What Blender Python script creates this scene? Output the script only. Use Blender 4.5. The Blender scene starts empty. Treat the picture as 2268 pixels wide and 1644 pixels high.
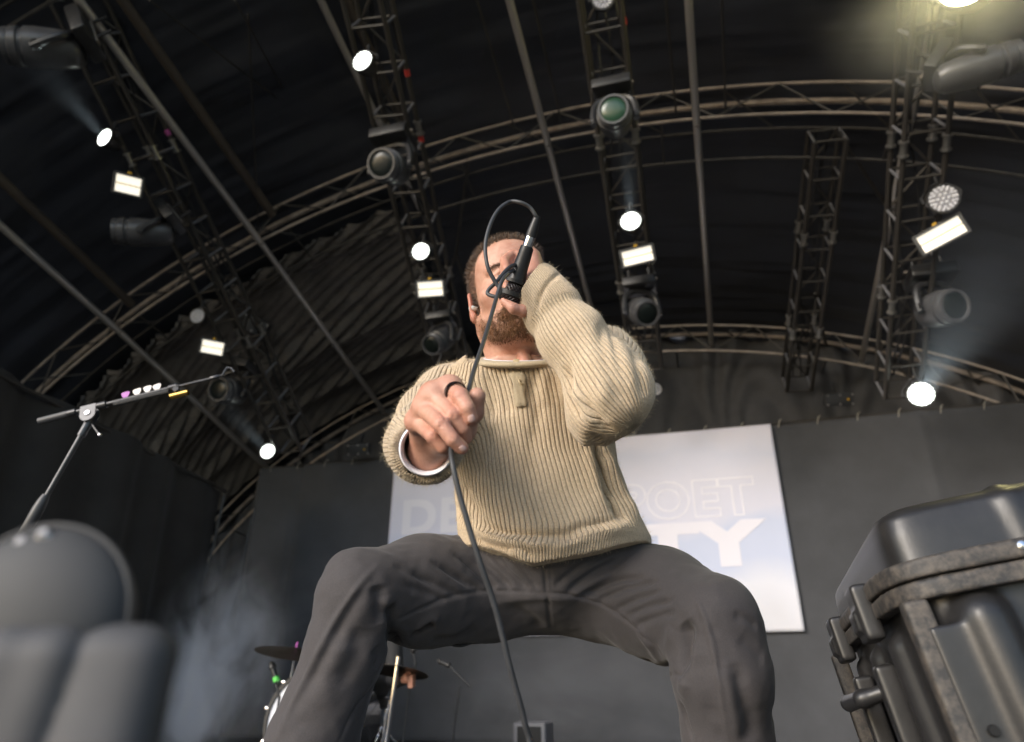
import bpy, bmesh, math, random, time
import numpy as np
from mathutils import Vector, Matrix
from mathutils.bvhtree import BVHTree
T0 = time.time()
random.seed(7); rng = np.random.default_rng(7)
sc = bpy.context.scene
col = sc.collection
R = math.radians

# ------------------------------------------------------------------ camera
CAM_H, PITCH, YAW, FPX = 0.66, R(24.5), R(15.7), 1512.0
cam = bpy.data.cameras.new('camera'); cam_o = bpy.data.objects.new('camera', cam); col.objects.link(cam_o)
cam.sensor_width = 36; cam.lens = 24; cam.clip_start = 0.02; cam.clip_end = 2000
cam_o.location = (0, 0, CAM_H); cam_o.rotation_euler = (math.pi/2 + PITCH, 0, YAW)
cam.dof.use_dof = True; cam.dof.focus_distance = 1.25; cam.dof.aperture_fstop = 3.6
sc.camera = cam_o

# ------------------------------------------------------------------ light and exposure
SUN_EL, SUN_AZ = R(23), R(32)       # sun stands behind the camera, a little to its left
w = bpy.data.worlds.new('World'); sc.world = w; w.use_nodes = True
nt = w.node_tree; nt.nodes.clear()
sky = nt.nodes.new('ShaderNodeTexSky'); sky.sky_type = 'NISHITA'; sky.sun_disc = False
sky.sun_elevation = SUN_EL; sky.sun_rotation = math.pi + SUN_AZ; sky.air_density = 1.0; sky.dust_density = 1.2; sky.ozone_density = 1.0
bg = nt.nodes.new('ShaderNodeBackground'); bg.inputs['Strength'].default_value = 0.15
wo = nt.nodes.new('ShaderNodeOutputWorld')
nt.links.new(sky.outputs[0], bg.inputs[0]); nt.links.new(bg.outputs[0], wo.inputs[0])
sun = bpy.data.lights.new('sun', 'SUN'); sun.energy = 1.5; sun.angle = R(24); sun.color = (1.0, 0.95, 0.90)
sun_o = bpy.data.objects.new('sun', sun); col.objects.link(sun_o)
sd = Vector((-math.sin(SUN_AZ)*math.cos(SUN_EL), -math.cos(SUN_AZ)*math.cos(SUN_EL), math.sin(SUN_EL)))
sun_o.rotation_euler = sd.to_track_quat('Z', 'Y').to_euler(); sun_o.location = sd*30
sc.view_settings.view_transform = 'Standard'; sc.view_settings.look = 'None'
sc.view_settings.exposure = 0.95; sc.view_settings.gamma = 1.0
sc.view_settings.use_curve_mapping = False
sc.render.engine = 'CYCLES'
cy = sc.cycles
cy.use_denoising = True
try: cy.denoiser = 'OPENIMAGEDENOISE'
except Exception: pass
cy.max_bounces = 6; cy.diffuse_bounces = 4; cy.glossy_bounces = 3; cy.transmission_bounces = 3; cy.volume_bounces = 4
cy.sample_clamp_indirect = 4.0; cy.volume_step_rate = 2.0; cy.volume_max_steps = 96

# ------------------------------------------------------------------ pixel helpers (picture 2268 x 1644)
def ray_m(px, py):                    # direction in the camera-heading frame: x right, y ahead, z up
    r, u = px-1134.0, 822.0-py
    return np.array([r, FPX*math.cos(PITCH)-u*math.sin(PITCH), u*math.cos(PITCH)+FPX*math.sin(PITCH)])
def m2w(p):
    x, y, z = p; c, s = math.cos(YAW), math.sin(YAW)
    return Vector((x*c-y*s, x*s+y*c, z))
def PM(px, py, y):                    # point at distance y ahead, heading frame
    d = ray_m(px, py); q = d*(y/d[1]); return np.array([q[0], q[1], q[2]+CAM_H])
def P(px, py, Y):                     # point on the stage plane Y (metres upstage)
    d = m2w(ray_m(px, py)); k = Y/d[1]; return Vector((d[0]*k, Y, d[2]*k+CAM_H))
def axis_depth(px, py, Y): return FPX*Y/m2w(ray_m(px, py))[1]
def mpp(px, py, Y): return axis_depth(px, py, Y)/FPX    # metres per pixel there
def PX(px, py, X):                    # point on the plane x = X
    d = m2w(ray_m(px, py)); k = X/d[0]; return Vector((X, d[1]*k, d[2]*k+CAM_H))

# ------------------------------------------------------------------ materials
MATS = {}
def mat(name, color, rough=0.6, metal=0.0, var=0.0, vscale=8.0, bump=0.0, bscale=200.0, spec=0.5, emit=None, estr=0.0, sheen=0.0, rvar=0.0, coat=0.0, bdist=0.001):
    if name in MATS: return MATS[name]
    m = bpy.data.materials.new(name); m.use_nodes = True; n = m.node_tree
    b = n.nodes['Principled BSDF']
    b.inputs['Base Color'].default_value = (*color, 1); b.inputs['Roughness'].default_value = rough
    b.inputs['Metallic'].default_value = metal; b.inputs['Specular IOR Level'].default_value = spec
    b.inputs['Sheen Weight'].default_value = sheen; b.inputs['Coat Weight'].default_value = coat
    if emit: b.inputs['Emission Color'].default_value = (*emit, 1); b.inputs['Emission Strength'].default_value = estr
    tc = n.nodes.new('ShaderNodeTexCoord')
    if var > 0:
        no = n.nodes.new('ShaderNodeTexNoise'); no.inputs['Scale'].default_value = vscale; no.inputs['Detail'].default_value = 6
        no.inputs['Roughness'].default_value = 0.65
        n.links.new(tc.outputs['Object'], no.inputs['Vector'])
        mx = n.nodes.new('ShaderNodeMix'); mx.data_type = 'RGBA'
        mx.inputs[6].default_value = (*[c*(1-var) for c in color], 1); mx.inputs[7].default_value = (*[min(1, c*(1+var)) for c in color], 1)
        rm = n.nodes.new('ShaderNodeMapRange'); rm.inputs[1].default_value = .3; rm.inputs[2].default_value = .7
        n.links.new(no.outputs[0], rm.inputs[0]); n.links.new(rm.outputs[0], mx.inputs[0]); n.links.new(mx.outputs[2], b.inputs['Base Color'])
        if rvar > 0:
            rr = n.nodes.new('ShaderNodeMapRange'); rr.inputs[1].default_value = .3; rr.inputs[2].default_value = .7
            rr.inputs[3].default_value = max(.05, rough-rvar); rr.inputs[4].default_value = min(1, rough+rvar)
            n.links.new(no.outputs[0], rr.inputs[0]); n.links.new(rr.outputs[0], b.inputs['Roughness'])
    if bump > 0:
        nb = n.nodes.new('ShaderNodeTexNoise'); nb.inputs['Scale'].default_value = bscale; nb.inputs['Detail'].default_value = 4
        n.links.new(tc.outputs['Object'], nb.inputs['Vector'])
        bp = n.nodes.new('ShaderNodeBump'); bp.inputs['Strength'].default_value = bump; bp.inputs['Distance'].default_value = bdist
        n.links.new(nb.outputs[0], bp.inputs['Height']); n.links.new(bp.outputs[0], b.inputs['Normal'])
    MATS[name] = m; return m

# ------------------------------------------------------------------ mesh helpers
def link(o, parent=None):
    col.objects.link(o)
    if parent is not None: o.parent = parent
    return o
def tag(o, label=None, cat=None, group=None, kind=None):
    if label: o['label'] = label
    if cat: o['category'] = cat
    if group: o['group'] = group
    if kind: o['kind'] = kind
    return o
def empty(name, loc=(0, 0, 0), label=None, cat=None, group=None, rz=0.0):
    o = bpy.data.objects.new(name, None); o.empty_display_size = 0.05; o.location = loc; o.rotation_euler = (0, 0, rz)
    col.objects.link(o); return tag(o, label, cat, group)
class MB:
    def __init__(s): s.v, s.f = [], []
    def add(s, v, f):
        k = len(s.v); s.v += [tuple(p) for p in v]; s.f += [tuple(i+k for i in q) for q in f]; return s
    def box(s, c, size, rot=None, bev=0.0):
        bm = bmesh.new(); bmesh.ops.create_cube(bm, size=1.0)
        for v in bm.verts: v.co = Vector((v.co.x*size[0], v.co.y*size[1], v.co.z*size[2]))
        if bev > 0: bmesh.ops.bevel(bm, geom=bm.edges[:], offset=bev, segments=3, profile=.5, affect='EDGES')
        return s.bm(bm, c, rot)
    def bm(s, bm, c=(0, 0, 0), rot=None):
        c = Vector(c); bm.verts.index_update()
        V = [(rot @ v.co if rot is not None else v.co)+c for v in bm.verts]
        F = [[v.index for v in f.verts] for f in bm.faces]; bm.free(); return s.add(V, F)
    def tube(s, pts, r, n=10, cap=True):
        pts = [Vector(p) for p in pts]; N = len(pts)
        rs = r if hasattr(r, '__len__') else [r]*N
        T = [(pts[min(i+1, N-1)]-pts[max(i-1, 0)]).normalized() for i in range(N)]
        a = T[0].orthogonal().normalized(); V, F = [], []
        for i in range(N):
            a = (a-T[i]*a.dot(T[i])).normalized(); b = T[i].cross(a)
            for k in range(n):
                t = 2*math.pi*k/n; V.append(pts[i]+(a*math.cos(t)+b*math.sin(t))*rs[i])
        for i in range(N-1):
            for k in range(n):
                F.append((i*n+k, i*n+(k+1) % n, (i+1)*n+(k+1) % n, (i+1)*n+k))
        if cap: F.append(tuple(range(n-1, -1, -1))); F.append(tuple((N-1)*n+k for k in range(n)))
        return s.add(V, F)
    def lathe(s, prof, o, ax, n=24, cap=True):       # prof: (distance along axis, radius)
        o, ax = Vector(o), Vector(ax).normalized(); a = ax.orthogonal().normalized(); b = ax.cross(a); V, F = [], []
        for d, r in prof:
            for k in range(n):
                t = 2*math.pi*k/n; V.append(o+ax*d+(a*math.cos(t)+b*math.sin(t))*max(r, 1e-5))
        for i in range(len(prof)-1):
            for k in range(n): F.append((i*n+k, i*n+(k+1) % n, (i+1)*n+(k+1) % n, (i+1)*n+k))
        if cap: F.append(tuple(range(n-1, -1, -1))); F.append(tuple((len(prof)-1)*n+k for k in range(n)))
        return s.add(V, F)
    def prism(s, outline, o, ux, uy, th):             # outline polygon in plane (ux, uy), thickness th along the normal
        o, ux, uy = Vector(o), Vector(ux), Vector(uy); nn = ux.cross(uy).normalized()*th; n = len(outline)
        V = [o+ux*x+uy*y for x, y in outline]; V += [p+nn for p in V]
        F = [tuple(range(n-1, -1, -1)), tuple(range(n, 2*n))]+[(i, (i+1) % n, (i+1) % n+n, i+n) for i in range(n)]
        return s.add(V, F)
    def build(s, name, m, parent=None, smooth=True, angle=40):
        me = bpy.data.meshes.new(name); me.from_pydata(s.v, [], s.f); me.update()
        if m: me.materials.append(m)
        o = bpy.data.objects.new(name, me)
        if smooth:
            me.shade_smooth()
            try: me.set_sharp_from_angle(angle=R(angle))
            except Exception: pass
        return link(o, parent)
def inv_parent(o, parent):           # keep world-space mesh data when the parent has a transform
    o.parent = parent; o.matrix_parent_inverse = parent.matrix_basis.inverted()
    return o
def crom(pts, n=10, closed=False):   # Catmull-Rom through points
    pts = [np.array(p, float) for p in pts]; out = []; N = len(pts)
    g = (lambda i: pts[i % N]) if closed else (lambda i: pts[max(0, min(N-1, i))])
    for i in range(N if closed else N-1):
        p0, p1, p2, p3 = g(i-1), g(i), g(i+1), g(i+2)
        for k in range(n):
            t = k/n
            out.append(.5*((2*p1)+(-p0+p2)*t+(2*p0-5*p1+4*p2-p3)*t*t+(-p0+3*p1-3*p2+p3)*t**3))
    if not closed: out.append(pts[-1])
    return out
_ucyl = {}
def rod(name, a, b, r, m, parent, n=8):   # a straight rod: a shared unit cylinder, placed
    key = (m.name, n)
    if key not in _ucyl:
        q = MB().tube([(0, 0, -.5), (0, 0, .5)], 1.0, n); me = bpy.data.meshes.new('rod'); me.from_pydata(q.v, [], q.f); me.shade_smooth()
        try: me.set_sharp_from_angle(angle=R(40))
        except Exception: pass
        me.materials.append(m); _ucyl[key] = me
    a, b = Vector(a), Vector(b); o = bpy.data.objects.new(name, _ucyl[key])
    d = b-a; o.matrix_basis = Matrix.Translation((a+b)/2) @ d.to_track_quat('Z', 'Y').to_matrix().to_4x4() @ Matrix.Diagonal((r, r, d.length, 1))
    col.objects.link(o)
    if parent is not None: o.parent = parent
    return o
def vnoise(p, seed=0):               # cheap smooth value noise, p (...,3)
    p = np.asarray(p, float); i = np.floor(p).astype(np.int64); f = p-i; f = f*f*(3-2*f); out = 0
    def h(ix, iy, iz):
        n = (ix*374761393+iy*668265263+iz*2147483647+seed*1274126177) & 0xffffffff
        n = ((n ^ (n >> 13))*1274126177) & 0xffffffff; n = n ^ (n >> 16); return (n & 0xffff)/65535.0
    for a in (0, 1):
        for b in (0, 1):
            for c in (0, 1):
                wgt = (f[..., 0] if a else 1-f[..., 0])*(f[..., 1] if b else 1-f[..., 1])*(f[..., 2] if c else 1-f[..., 2])
                out = out+wgt*h(i[..., 0]+a, i[..., 1]+b, i[..., 2]+c)
    return out*2-1

M_black = mat('black_metal', (.016, .016, .017), .5, .0, .3, 20, .15, 300)
M_truss = mat('truss_metal_black', (.05, .045, .040), .45, .3, .45, 9)
M_alu = mat('aluminium', (.42, .40, .38), .38, .9, .25, 12)
M_archrail = mat('arch_rail', (.36, .30, .25), .42, .35, .35, 7)
M_purlin = mat('purlin_metal', (.46, .43, .40), .40, .55, .3, 6)
M_chrome = mat('chrome', (.72, .72, .74), .12, 1.0)
M_plastic = mat('black_plastic', (.02, .02, .021), .42, 0, .25, 30, .1, 500)
M_tape_r = mat('red_tape', (.5, .04, .03), .6)
M_tape_p = mat('pink_tape', (.45, .08, .3), .6)
M_glass = mat('lens_glass', (.006, .009, .008), .3, 0, spec=.3, coat=.1)
M_lamp = mat('lamp_glow', (.9, .95, .9), .3, emit=(.95, 1.0, .95), estr=2.6)
M_lampd = mat('lamp_face_glow', (.5, .55, .5), .3, emit=(.85, 1.0, .85), estr=.26)
M_lampy = mat('lamp_glow_yellow', (.9, .95, .7), .3, emit=(1.0, .88, .38), estr=75)
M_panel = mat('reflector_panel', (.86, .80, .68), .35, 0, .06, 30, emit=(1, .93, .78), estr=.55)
M_tube = mat('strobe_tube', (.7, .55, .2), .3, 0)
# ------------------------------------------------------------------ setting: ground, stage deck
def sheet(name, x0, x1, y0, y1, z, m):
    o = MB().add([(x0, y0, z), (x1, y0, z), (x1, y1, z), (x0, y1, z)], [(0, 1, 2, 3)]).build(name, m, smooth=False)
    return tag(o, kind='structure')
sheet('ground', -600, 600, -600, 600, -1.3, mat('field_ground', (.13, .125, .10), .9, 0, .4, .3))
deck = MB().box((-1.2, 4.9, -.15), (19.0, 9.8, .30)).build('stage_floor', mat('stage_deck', (.03, .03, .032), .55, 0, .35, 3, .2, 60), smooth=False)
tag(deck, kind='structure')
for i, x in enumerate(np.linspace(-10.2, 7.8, 7)):
    rod('stage_leg', (x, .3, -1.3), (x, .3, -.3), .03, M_alu, deck); rod('stage_leg', (x, 9.3, -1.3), (x, 9.3, -.3), .03, M_alu, deck)

# ------------------------------------------------------------------ arched roof
XC = -1.1
ARY = [-.6, 2.7, 6.0, 9.3]; ARA = [10.0, 9.2, 8.4, 7.4]; ARB = [8.3, 7.45, 6.43, 5.27]
def arch_ab(y): return np.interp(y, ARY, ARA), np.interp(y, ARY, ARB)
def arch_pt(y, t, off=0.0):
    a, b = arch_ab(y); return Vector((XC-(a+off)*math.cos(t), y, (b+off)*math.sin(t)))
roof = empty('stage_roof', (XC, 4.5, 0), 'arched black fabric stage roof on curved metal trusses and long grey purlins', 'stage roof')
NU, NV = 260, 460
tt = np.linspace(0.0, math.pi, NU); yy = np.linspace(-.6, 9.46, NV)
U, Vv = np.meshgrid(tt, yy, indexing='ij')
A, B = arch_ab(Vv)
n1 = vnoise(np.stack([U*3.0, Vv*.8, U*0], -1), 1); n2 = vnoise(np.stack([U*5, Vv*3.2, U*0+3], -1), 2)
n3 = vnoise(np.stack([U*9.0+Vv*1.5, Vv*5.0-U*4, U*0+5], -1), 4)
n4 = vnoise(np.stack([U*4.5-Vv*.8, Vv*3.0+U*3, U*0+9], -1), 6)
lowleft = np.clip((1.15-U)/.45, 0, 1)*np.clip((Vv-4.6)/.8, 0, 1)+np.clip((U-2.35)/.3, 0, 1)*np.clip((Vv-6)/.8, 0, 1)*.5
fold = np.sin(Vv*17+n1*2.8+U*1.2)*(.5+.5*n2)
sag = -.05*np.sin(np.clip((Vv % 3.3)/3.3, 0, 1)*math.pi)
off = .24+sag+(.020*n3+.03*n4+.03*n2+.012*vnoise(np.stack([U*9+Vv, Vv*14-U*3, U*0], -1), 12))*(1-.6*lowleft)+lowleft*.03*fold
X = XC-(A+off)*np.cos(U); Z = (B+off)*np.sin(U)
vid = np.arange(NU*NV).reshape(NU, NV)
quads = np.stack([vid[:-1, :-1], vid[1:, :-1], vid[1:, 1:], vid[:-1, 1:]], -1).reshape(-1, 4)
def np_mesh(name, v, f, m, parent=None, smooth=True):
    me = bpy.data.meshes.new(name); me.vertices.add(len(v)); me.vertices.foreach_set('co', np.asarray(v, np.float32).ravel())
    f = np.asarray(f, np.int32); k = f.shape[1]
    me.loops.add(f.size); me.loops.foreach_set('vertex_index', f.ravel())
    me.polygons.add(len(f)); me.polygons.foreach_set('loop_start', np.arange(0, f.size, k, dtype=np.int32)); 
    me.update(calc_edges=True); me.validate()
    if m: me.materials.append(m)
    if smooth: me.shade_smooth()
    return link(bpy.data.objects.new(name, me), parent)
M_roof = mat('black_roof_fabric', (.0125, .0150, .0235), .62, 0, .35, 1.5, .25, 40, sheen=.15)
M_litfold = mat('lit_fold_cloth', (.125, .11, .095), .7, 0, .35, 2.5, .2, 50, sheen=.1)  # paler than the roof fabric: light on the side folds put into the colour
def lit_folds(t0, t1, y0, y1, nf, seed):  # added inner sheet of folds, its pale tone standing in for light
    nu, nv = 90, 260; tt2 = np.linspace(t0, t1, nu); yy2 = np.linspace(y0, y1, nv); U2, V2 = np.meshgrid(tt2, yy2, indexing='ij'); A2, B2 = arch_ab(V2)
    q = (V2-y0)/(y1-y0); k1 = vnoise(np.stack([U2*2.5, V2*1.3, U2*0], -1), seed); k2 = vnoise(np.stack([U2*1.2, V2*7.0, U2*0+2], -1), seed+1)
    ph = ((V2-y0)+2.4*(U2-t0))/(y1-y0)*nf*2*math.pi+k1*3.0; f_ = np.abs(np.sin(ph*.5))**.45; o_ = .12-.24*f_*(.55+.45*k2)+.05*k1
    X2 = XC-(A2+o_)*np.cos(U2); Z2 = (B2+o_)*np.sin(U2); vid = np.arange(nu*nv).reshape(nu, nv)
    o = np_mesh('lit_side_folds', np.stack([X2, V2, Z2], -1).reshape(-1, 3), np.stack([vid[:-1, :-1], vid[1:, :-1], vid[1:, 1:], vid[:-1, 1:]], -1).reshape(-1, 4), M_litfold); inv_parent(o, roof)
M_back = mat('black_backing_cloth', (.022, .021, .021), .75, 0, .3, 1.2, .2, 60)
inv_parent(np_mesh('roof_membrane', np.stack([X, Vv, Z], -1).reshape(-1, 3), quads, M_roof), roof)
lit_folds(.16, 1.30, 6.32, 8.98, 21, 31); lit_folds(.12, .62, 3.1, 5.68, 14, 37); lit_folds(2.40, 2.98, 6.32, 8.98, 12, 41)
# arch trusses: four chords, a pale rail between them, lattice braces
for ai, y in enumerate(ARY):
    t0 = .03
    ts = np.linspace(t0, math.pi-t0, 72)
    ar = inv_parent(MB().tube([arch_pt(y+.0, t, .12) for t in ts], .033, 8).build('arch_truss', M_archrail), roof)
    for dy in (-.24, .24):
        for dr in (.06, -.34):
            MB().tube([arch_pt(y+dy, t, dr) for t in ts], .017, 7).build('arch_chord', M_archrail if dy < 0 else M_truss, ar)
    if ai >= 2:
        K = 44
        for k in range(K):
            ta, tb = t0+(math.pi-2*t0)*k/K, t0+(math.pi-2*t0)*(k+1)/K
            p, q = (-.34, .06) if k % 2 else (.06, -.34)
            rod('arch_brace', arch_pt(y-.24, ta, p), arch_pt(y-.24, tb, q), .011, M_truss, ar, 6)
            if k % 2: rod('arch_brace', arch_pt(y-.24, ta, .06), arch_pt(y+.24, tb, .06), .011, M_truss, ar, 6)
            if k % 4 == 0: rod('arch_brace', arch_pt(y-.24, ta, -.34), arch_pt(y+.24, ta, -.34), .012, M_truss, ar, 6)
    ar.matrix_parent_inverse = roof.matrix_basis.inverted()
# purlins: front run and run behind the arch, found where they cross it in the photograph
def purlin(px, py, r, front=True, back=True, m=M_purlin, slope=.22, bslope=.24, y1=6.0, dz=0):
    a = P(px, py, y1-.3); a.z += dz
    if front:
        inv = rod('purlin', a, a+Vector((0, -6.2, 6.2*slope)), r, m, roof, 10); inv.matrix_parent_inverse = roof.matrix_basis.inverted()
    if back:
        b0 = a+Vector((0, .02, -.004)); o = rod('purlin', b0, b0+Vector((0, 3.5, -3.5*bslope)), r*.95, m, roof, 10); o.matrix_parent_inverse = roof.matrix_basis.inverted()
for px, py in ((262, 733), (577, 537), (868, 330), (1213, 318), (1543, 275), (2012, 285)): purlin(px, py, .038)
for px, py in ((285, 700), (600, 500), (905, 330)): purlin(px, py, .05, back=False, m=mat('purlin_dark', (.07, .055, .042), .7), dz=.16)
for px, py in ((1140, 300), (1245, 290), (1500, 270), (1610, 262)): purlin(px, py, .012, back=False, m=M_truss, slope=.26, dz=.1)
def ropart(o): o.matrix_parent_inverse = roof.matrix_basis.inverted(); return o
for a, b in (((330, 0, 3.0), (760, 330, 6.2)), ((520, 0, 3.0), (655, 250, 5.4)), ((550, 30, 3.4), (573, 520, 6.0))):
    ropart(rod('bracing_wire', P(*a), P(*b), .008, M_truss, roof, 6))
for a, b in (((1850, 285, 5.9), (1968, 465, 6.9)), ((1040, 340, 6), (1010, 560, 7.0)), ((1010, 560, 7.0), (1062, 745, 8.2)), ((1010, 560, 7), (985, 650, 7.6)), ((1805, 650, 7.8), (1830, 765, 9))):
    ropart(rod('bracing_tube', P(*a), P(*b), .018, M_truss, roof, 7))
# back wall cloth with swags under the rear arch
a2, b2 = arch_ab(9.46); nx, nz = 240, 70
xs = np.linspace(-1.0, 1.0, nx); V = []; 
for i, s in enumerate(xs):
    top = b2*math.sqrt(1-s*s)+.32
    for k in range(nz):
        q = k/(nz-1); z = top*q
        d = max(0, (top-z)); ripple = math.sin(s*78+2.0*math.sin(z*3.0+s*9)+d*5*math.sin(s*31))*.09*math.exp(-d*.9)
        V.append((XC+s*(a2+.3), 9.40+ripple+.03*math.sin(s*20+z), z))
vid = np.arange(nx*nz).reshape(nx, nz)
bw = np_mesh('back_wall_cloth', V, np.stack([vid[:-1, :-1], vid[1:, :-1], vid[1:, 1:], vid[:-1, 1:]], -1).reshape(-1, 4), mat('back_cloth_black', (.046, .045, .047), .7, 0, .3, 2, .2, 60))
tag(bw, 'black cloth wall gathered in swags under the rear arch', 'cloth wall')

# ------------------------------------------------------------------ backdrop, banner, side curtain
def cloth_d(Xg, Zg, fold, fx, seed): return fold*(np.sin(Xg*fx+1.3*np.sin(Zg*.7+seed))*.5+vnoise(np.stack([Xg*1.1, Zg*.5, Xg*0+seed], -1), seed)+.35*vnoise(np.stack([Xg*4.1+Zg*1.2, Zg*1.5, Xg*0+seed], -1), seed+3))
def cloth(name, x0, x1, z0, z1, y, m, fold=.02, fx=3.0, nx=120, nz=50, seed=0, th=0.004, seam=()):
    xs = np.linspace(x0, x1, nx); zs = np.linspace(z0, z1, nz); Xg, Zg = np.meshgrid(xs, zs, indexing='ij')
    d = cloth_d(Xg, Zg, fold, fx, seed)
    for sx, wd in seam: d += wd*np.exp(-((Xg-sx)/.05)**2)
    Vt = np.stack([Xg, y+d, Zg], -1).reshape(-1, 3); Vb = Vt+np.array([0, th, 0]); n = nx*nz
    vid = np.arange(n).reshape(nx, nz); q = np.stack([vid[:-1, :-1], vid[1:, :-1], vid[1:, 1:], vid[:-1, 1:]], -1).reshape(-1, 4)
    rim = np.concatenate([vid[:, 0], vid[-1, 1:], vid[-2::-1, -1], vid[0, -2:0:-1]]); r2 = np.roll(rim, -1)
    qr = np.stack([rim, rim+n, r2+n, r2], -1)
    return np_mesh(name, np.concatenate([Vt, Vb]), np.concatenate([q, q[:, ::-1]+n, qr]), m)
YB = 8.6
bx0, bx1 = -.742*YB, .46*YB; ztop = .340*YB+CAM_H
bd = cloth('backdrop_cloth', bx0, bx1, .02, ztop, YB, mat('charcoal_backdrop', (.056, .058, .064), .85, 0, .22, 1.3, .3, 90, sheen=.2), .016, 2.4, 200, 60, 3, seam=((-.66*YB, .05), (-.46*YB, .03), (.30*YB, -.03)))
tag(bd, 'wide charcoal cloth backdrop hanging behind the banner and drums', 'backdrop')
rod('backdrop_pipe', (bx0, YB+.03, ztop+.01), (bx1, YB+.03, ztop+.01), .024, M_truss, bd)
for x in np.arange(bx0+.2, bx1, .45):
    MB().tube([(x, YB-.012, ztop-.05), (x+.02, YB-.02, ztop+.035), (x+.05, YB, ztop+.06), (x+.03, YB+.05, ztop+.04)], .006, 5).build('cloth_tie', mat('tie_cord', (.35, .33, .28), .8), bd)
# banner: printed sky-like wash, lettering
mb = bpy.data.materials.new('banner_print'); mb.use_nodes = True; n = mb.node_tree; b = n.nodes['Principled BSDF']; b.inputs['Roughness'].default_value = .7
tc = n.nodes.new('ShaderNodeTexCoord'); sx = n.nodes.new('ShaderNodeSeparateXYZ'); n.links.new(tc.outputs['Object'], sx.inputs[0])
no = n.nodes.new('ShaderNodeTexNoise'); no.inputs['Scale'].default_value = .9; no.inputs['Detail'].default_value = 3; n.links.new(tc.outputs['Object'], no.inputs['Vector'])
ad = n.nodes.new('ShaderNodeMath'); ad.operation = 'MULTIPLY_ADD'; ad.inputs[1].default_value = .9; n.links.new(no.outputs[0], ad.inputs[0]); n.links.new(sx.outputs[2], ad.inputs[2])
rp = n.nodes.new('ShaderNodeValToRGB'); mr = n.nodes.new('ShaderNodeMapRange'); bz0, bz1 = .059*YB+CAM_H, .339*YB+CAM_H
mr.inputs[1].default_value = bz0+.45; mr.inputs[2].default_value = bz1+.45; n.links.new(ad.outputs[0], mr.inputs[0]); n.links.new(mr.outputs[0], rp.inputs[0])
el = rp.color_ramp.elements; el[0].position = 0; el[0].color = (.66, .66, .71, 1); el[1].position = 1; el[1].color = (.80, .78, .88, 1)
for p_, c_ in ((.17, (.74, .75, .83)), (.30, (.60, .65, .82)), (.47, (.60, .65, .82)), (.55, (.72, .72, .84)), (.8, (.75, .74, .84)), (.9, (.70, .71, .83))):
    e = el.new(p_); e.color = (*c_, 1)
n.links.new(rp.outputs[0], b.inputs['Base Color'])
bn = cloth('banner', -.481*YB, .108*YB, bz0, bz1, YB-.055, mb, .009, 1.6, 140, 60, 11)
tag(bn, 'pale lavender and sky blue fabric banner with large block lettering', 'banner')
def lettering(txt, x0, x1, z0, z1, m, outline=False, name='banner_lettering', bold=.035):
    cu = bpy.data.curves.new('txt', 'FONT'); cu.body = txt; cu.size = 1; cu.extrude = .003; cu.offset = bold; cu.space_character = 1.08
    if outline: cu.fill_mode = 'NONE'; cu.bevel_depth = .013; cu.extrude = 0; cu.bevel_resolution = 0
    cu.resolution_u = 4
    to = bpy.data.objects.new('txt', cu); col.objects.link(to); bpy.context.view_layer.update()
    me = bpy.data.meshes.new_from_object(to.evaluated_get(bpy.context.evaluated_depsgraph_get())); bpy.data.objects.remove(to)
    co = np.zeros(len(me.vertices)*3, np.float32); me.vertices.foreach_get('co', co); co = co.reshape(-1, 3)
    lo, hi = co.min(0), co.max(0); q = np.empty_like(co)
    q[:, 0] = x0+(co[:, 0]-lo[0])/(hi[0]-lo[0])*(x1-x0); q[:, 2] = z0+(co[:, 1]-lo[1])/(hi[1]-lo[1])*(z1-z0); q[:, 1] = YB-.0595+cloth_d(q[:, 0].astype(float), q[:, 2].astype(float), .009, 1.6, 11)-co[:, 2]*(.06 if outline else .4)
    me.vertices.foreach_set('co', q.ravel()); me.materials.clear(); me.materials.append(m); me.shade_flat(); me.update(); me.name = name
    o = bpy.data.objects.new(name, me); return link(o, bn)
M_let = mat('banner_white_print', (.84, .82, .90), .7); M_let2 = mat('banner_faint_print', (.92, .90, .96), .7); M_let3 = mat('banner_grey_print', (.83, .82, .90), .7)
def banner_z(py, px): return P(px, py, YB-.1).z
lz0, lz1 = banner_z(1141, 1640), banner_z(1053, 1640)
lettering('DEAD', P(890, 1130, YB-.1).x, -.235*YB, lz0, lz1, M_let3)
lettering('POET', P(1370, 1090, YB-.1).x, P(1673, 1090, YB-.1).x, lz0, lz1, M_let2, True)
lettering('SOCIETY', P(880, 1230, YB-.1).x, P(1700, 1160, YB-.1).x, banner_z(1254, 1640), banner_z(1148, 1640), M_let, bold=.06)
# side curtain along the wing
ys = np.linspace(1.2, 7.46, 260); nz = 24; V = []
for y in ys:
    zt = CAM_H+np.interp(y, [1.2, 4.2, 7.46], [2.75, 2.6, 2.27])
    for k in range(nz):
        q = k/(nz-1); V.append((-6+.07*math.sin(y*9+.6*math.sin(y*3.1)+q*.8)*(1-.35*q)+.05*math.sin(y*2.3+q), y, .01+(zt-.01)*q))
vid = np.arange(260*nz).reshape(260, nz)
sc_o = np_mesh('wing_curtain', V, np.stack([vid[:-1, :-1], vid[1:, :-1], vid[1:, 1:], vid[:-1, 1:]], -1).reshape(-1, 4), mat('wing_black', (.024, .021, .019), .8, 0, .3, 3, sheen=.1))
tag(sc_o, 'black pleated wing curtain masking the side of the stage', 'curtain')
rod('curtain_pipe', (-6, 1.2, CAM_H+2.76), (-6, 7.46, CAM_H+2.28), .02, M_truss, sc_o)
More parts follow.
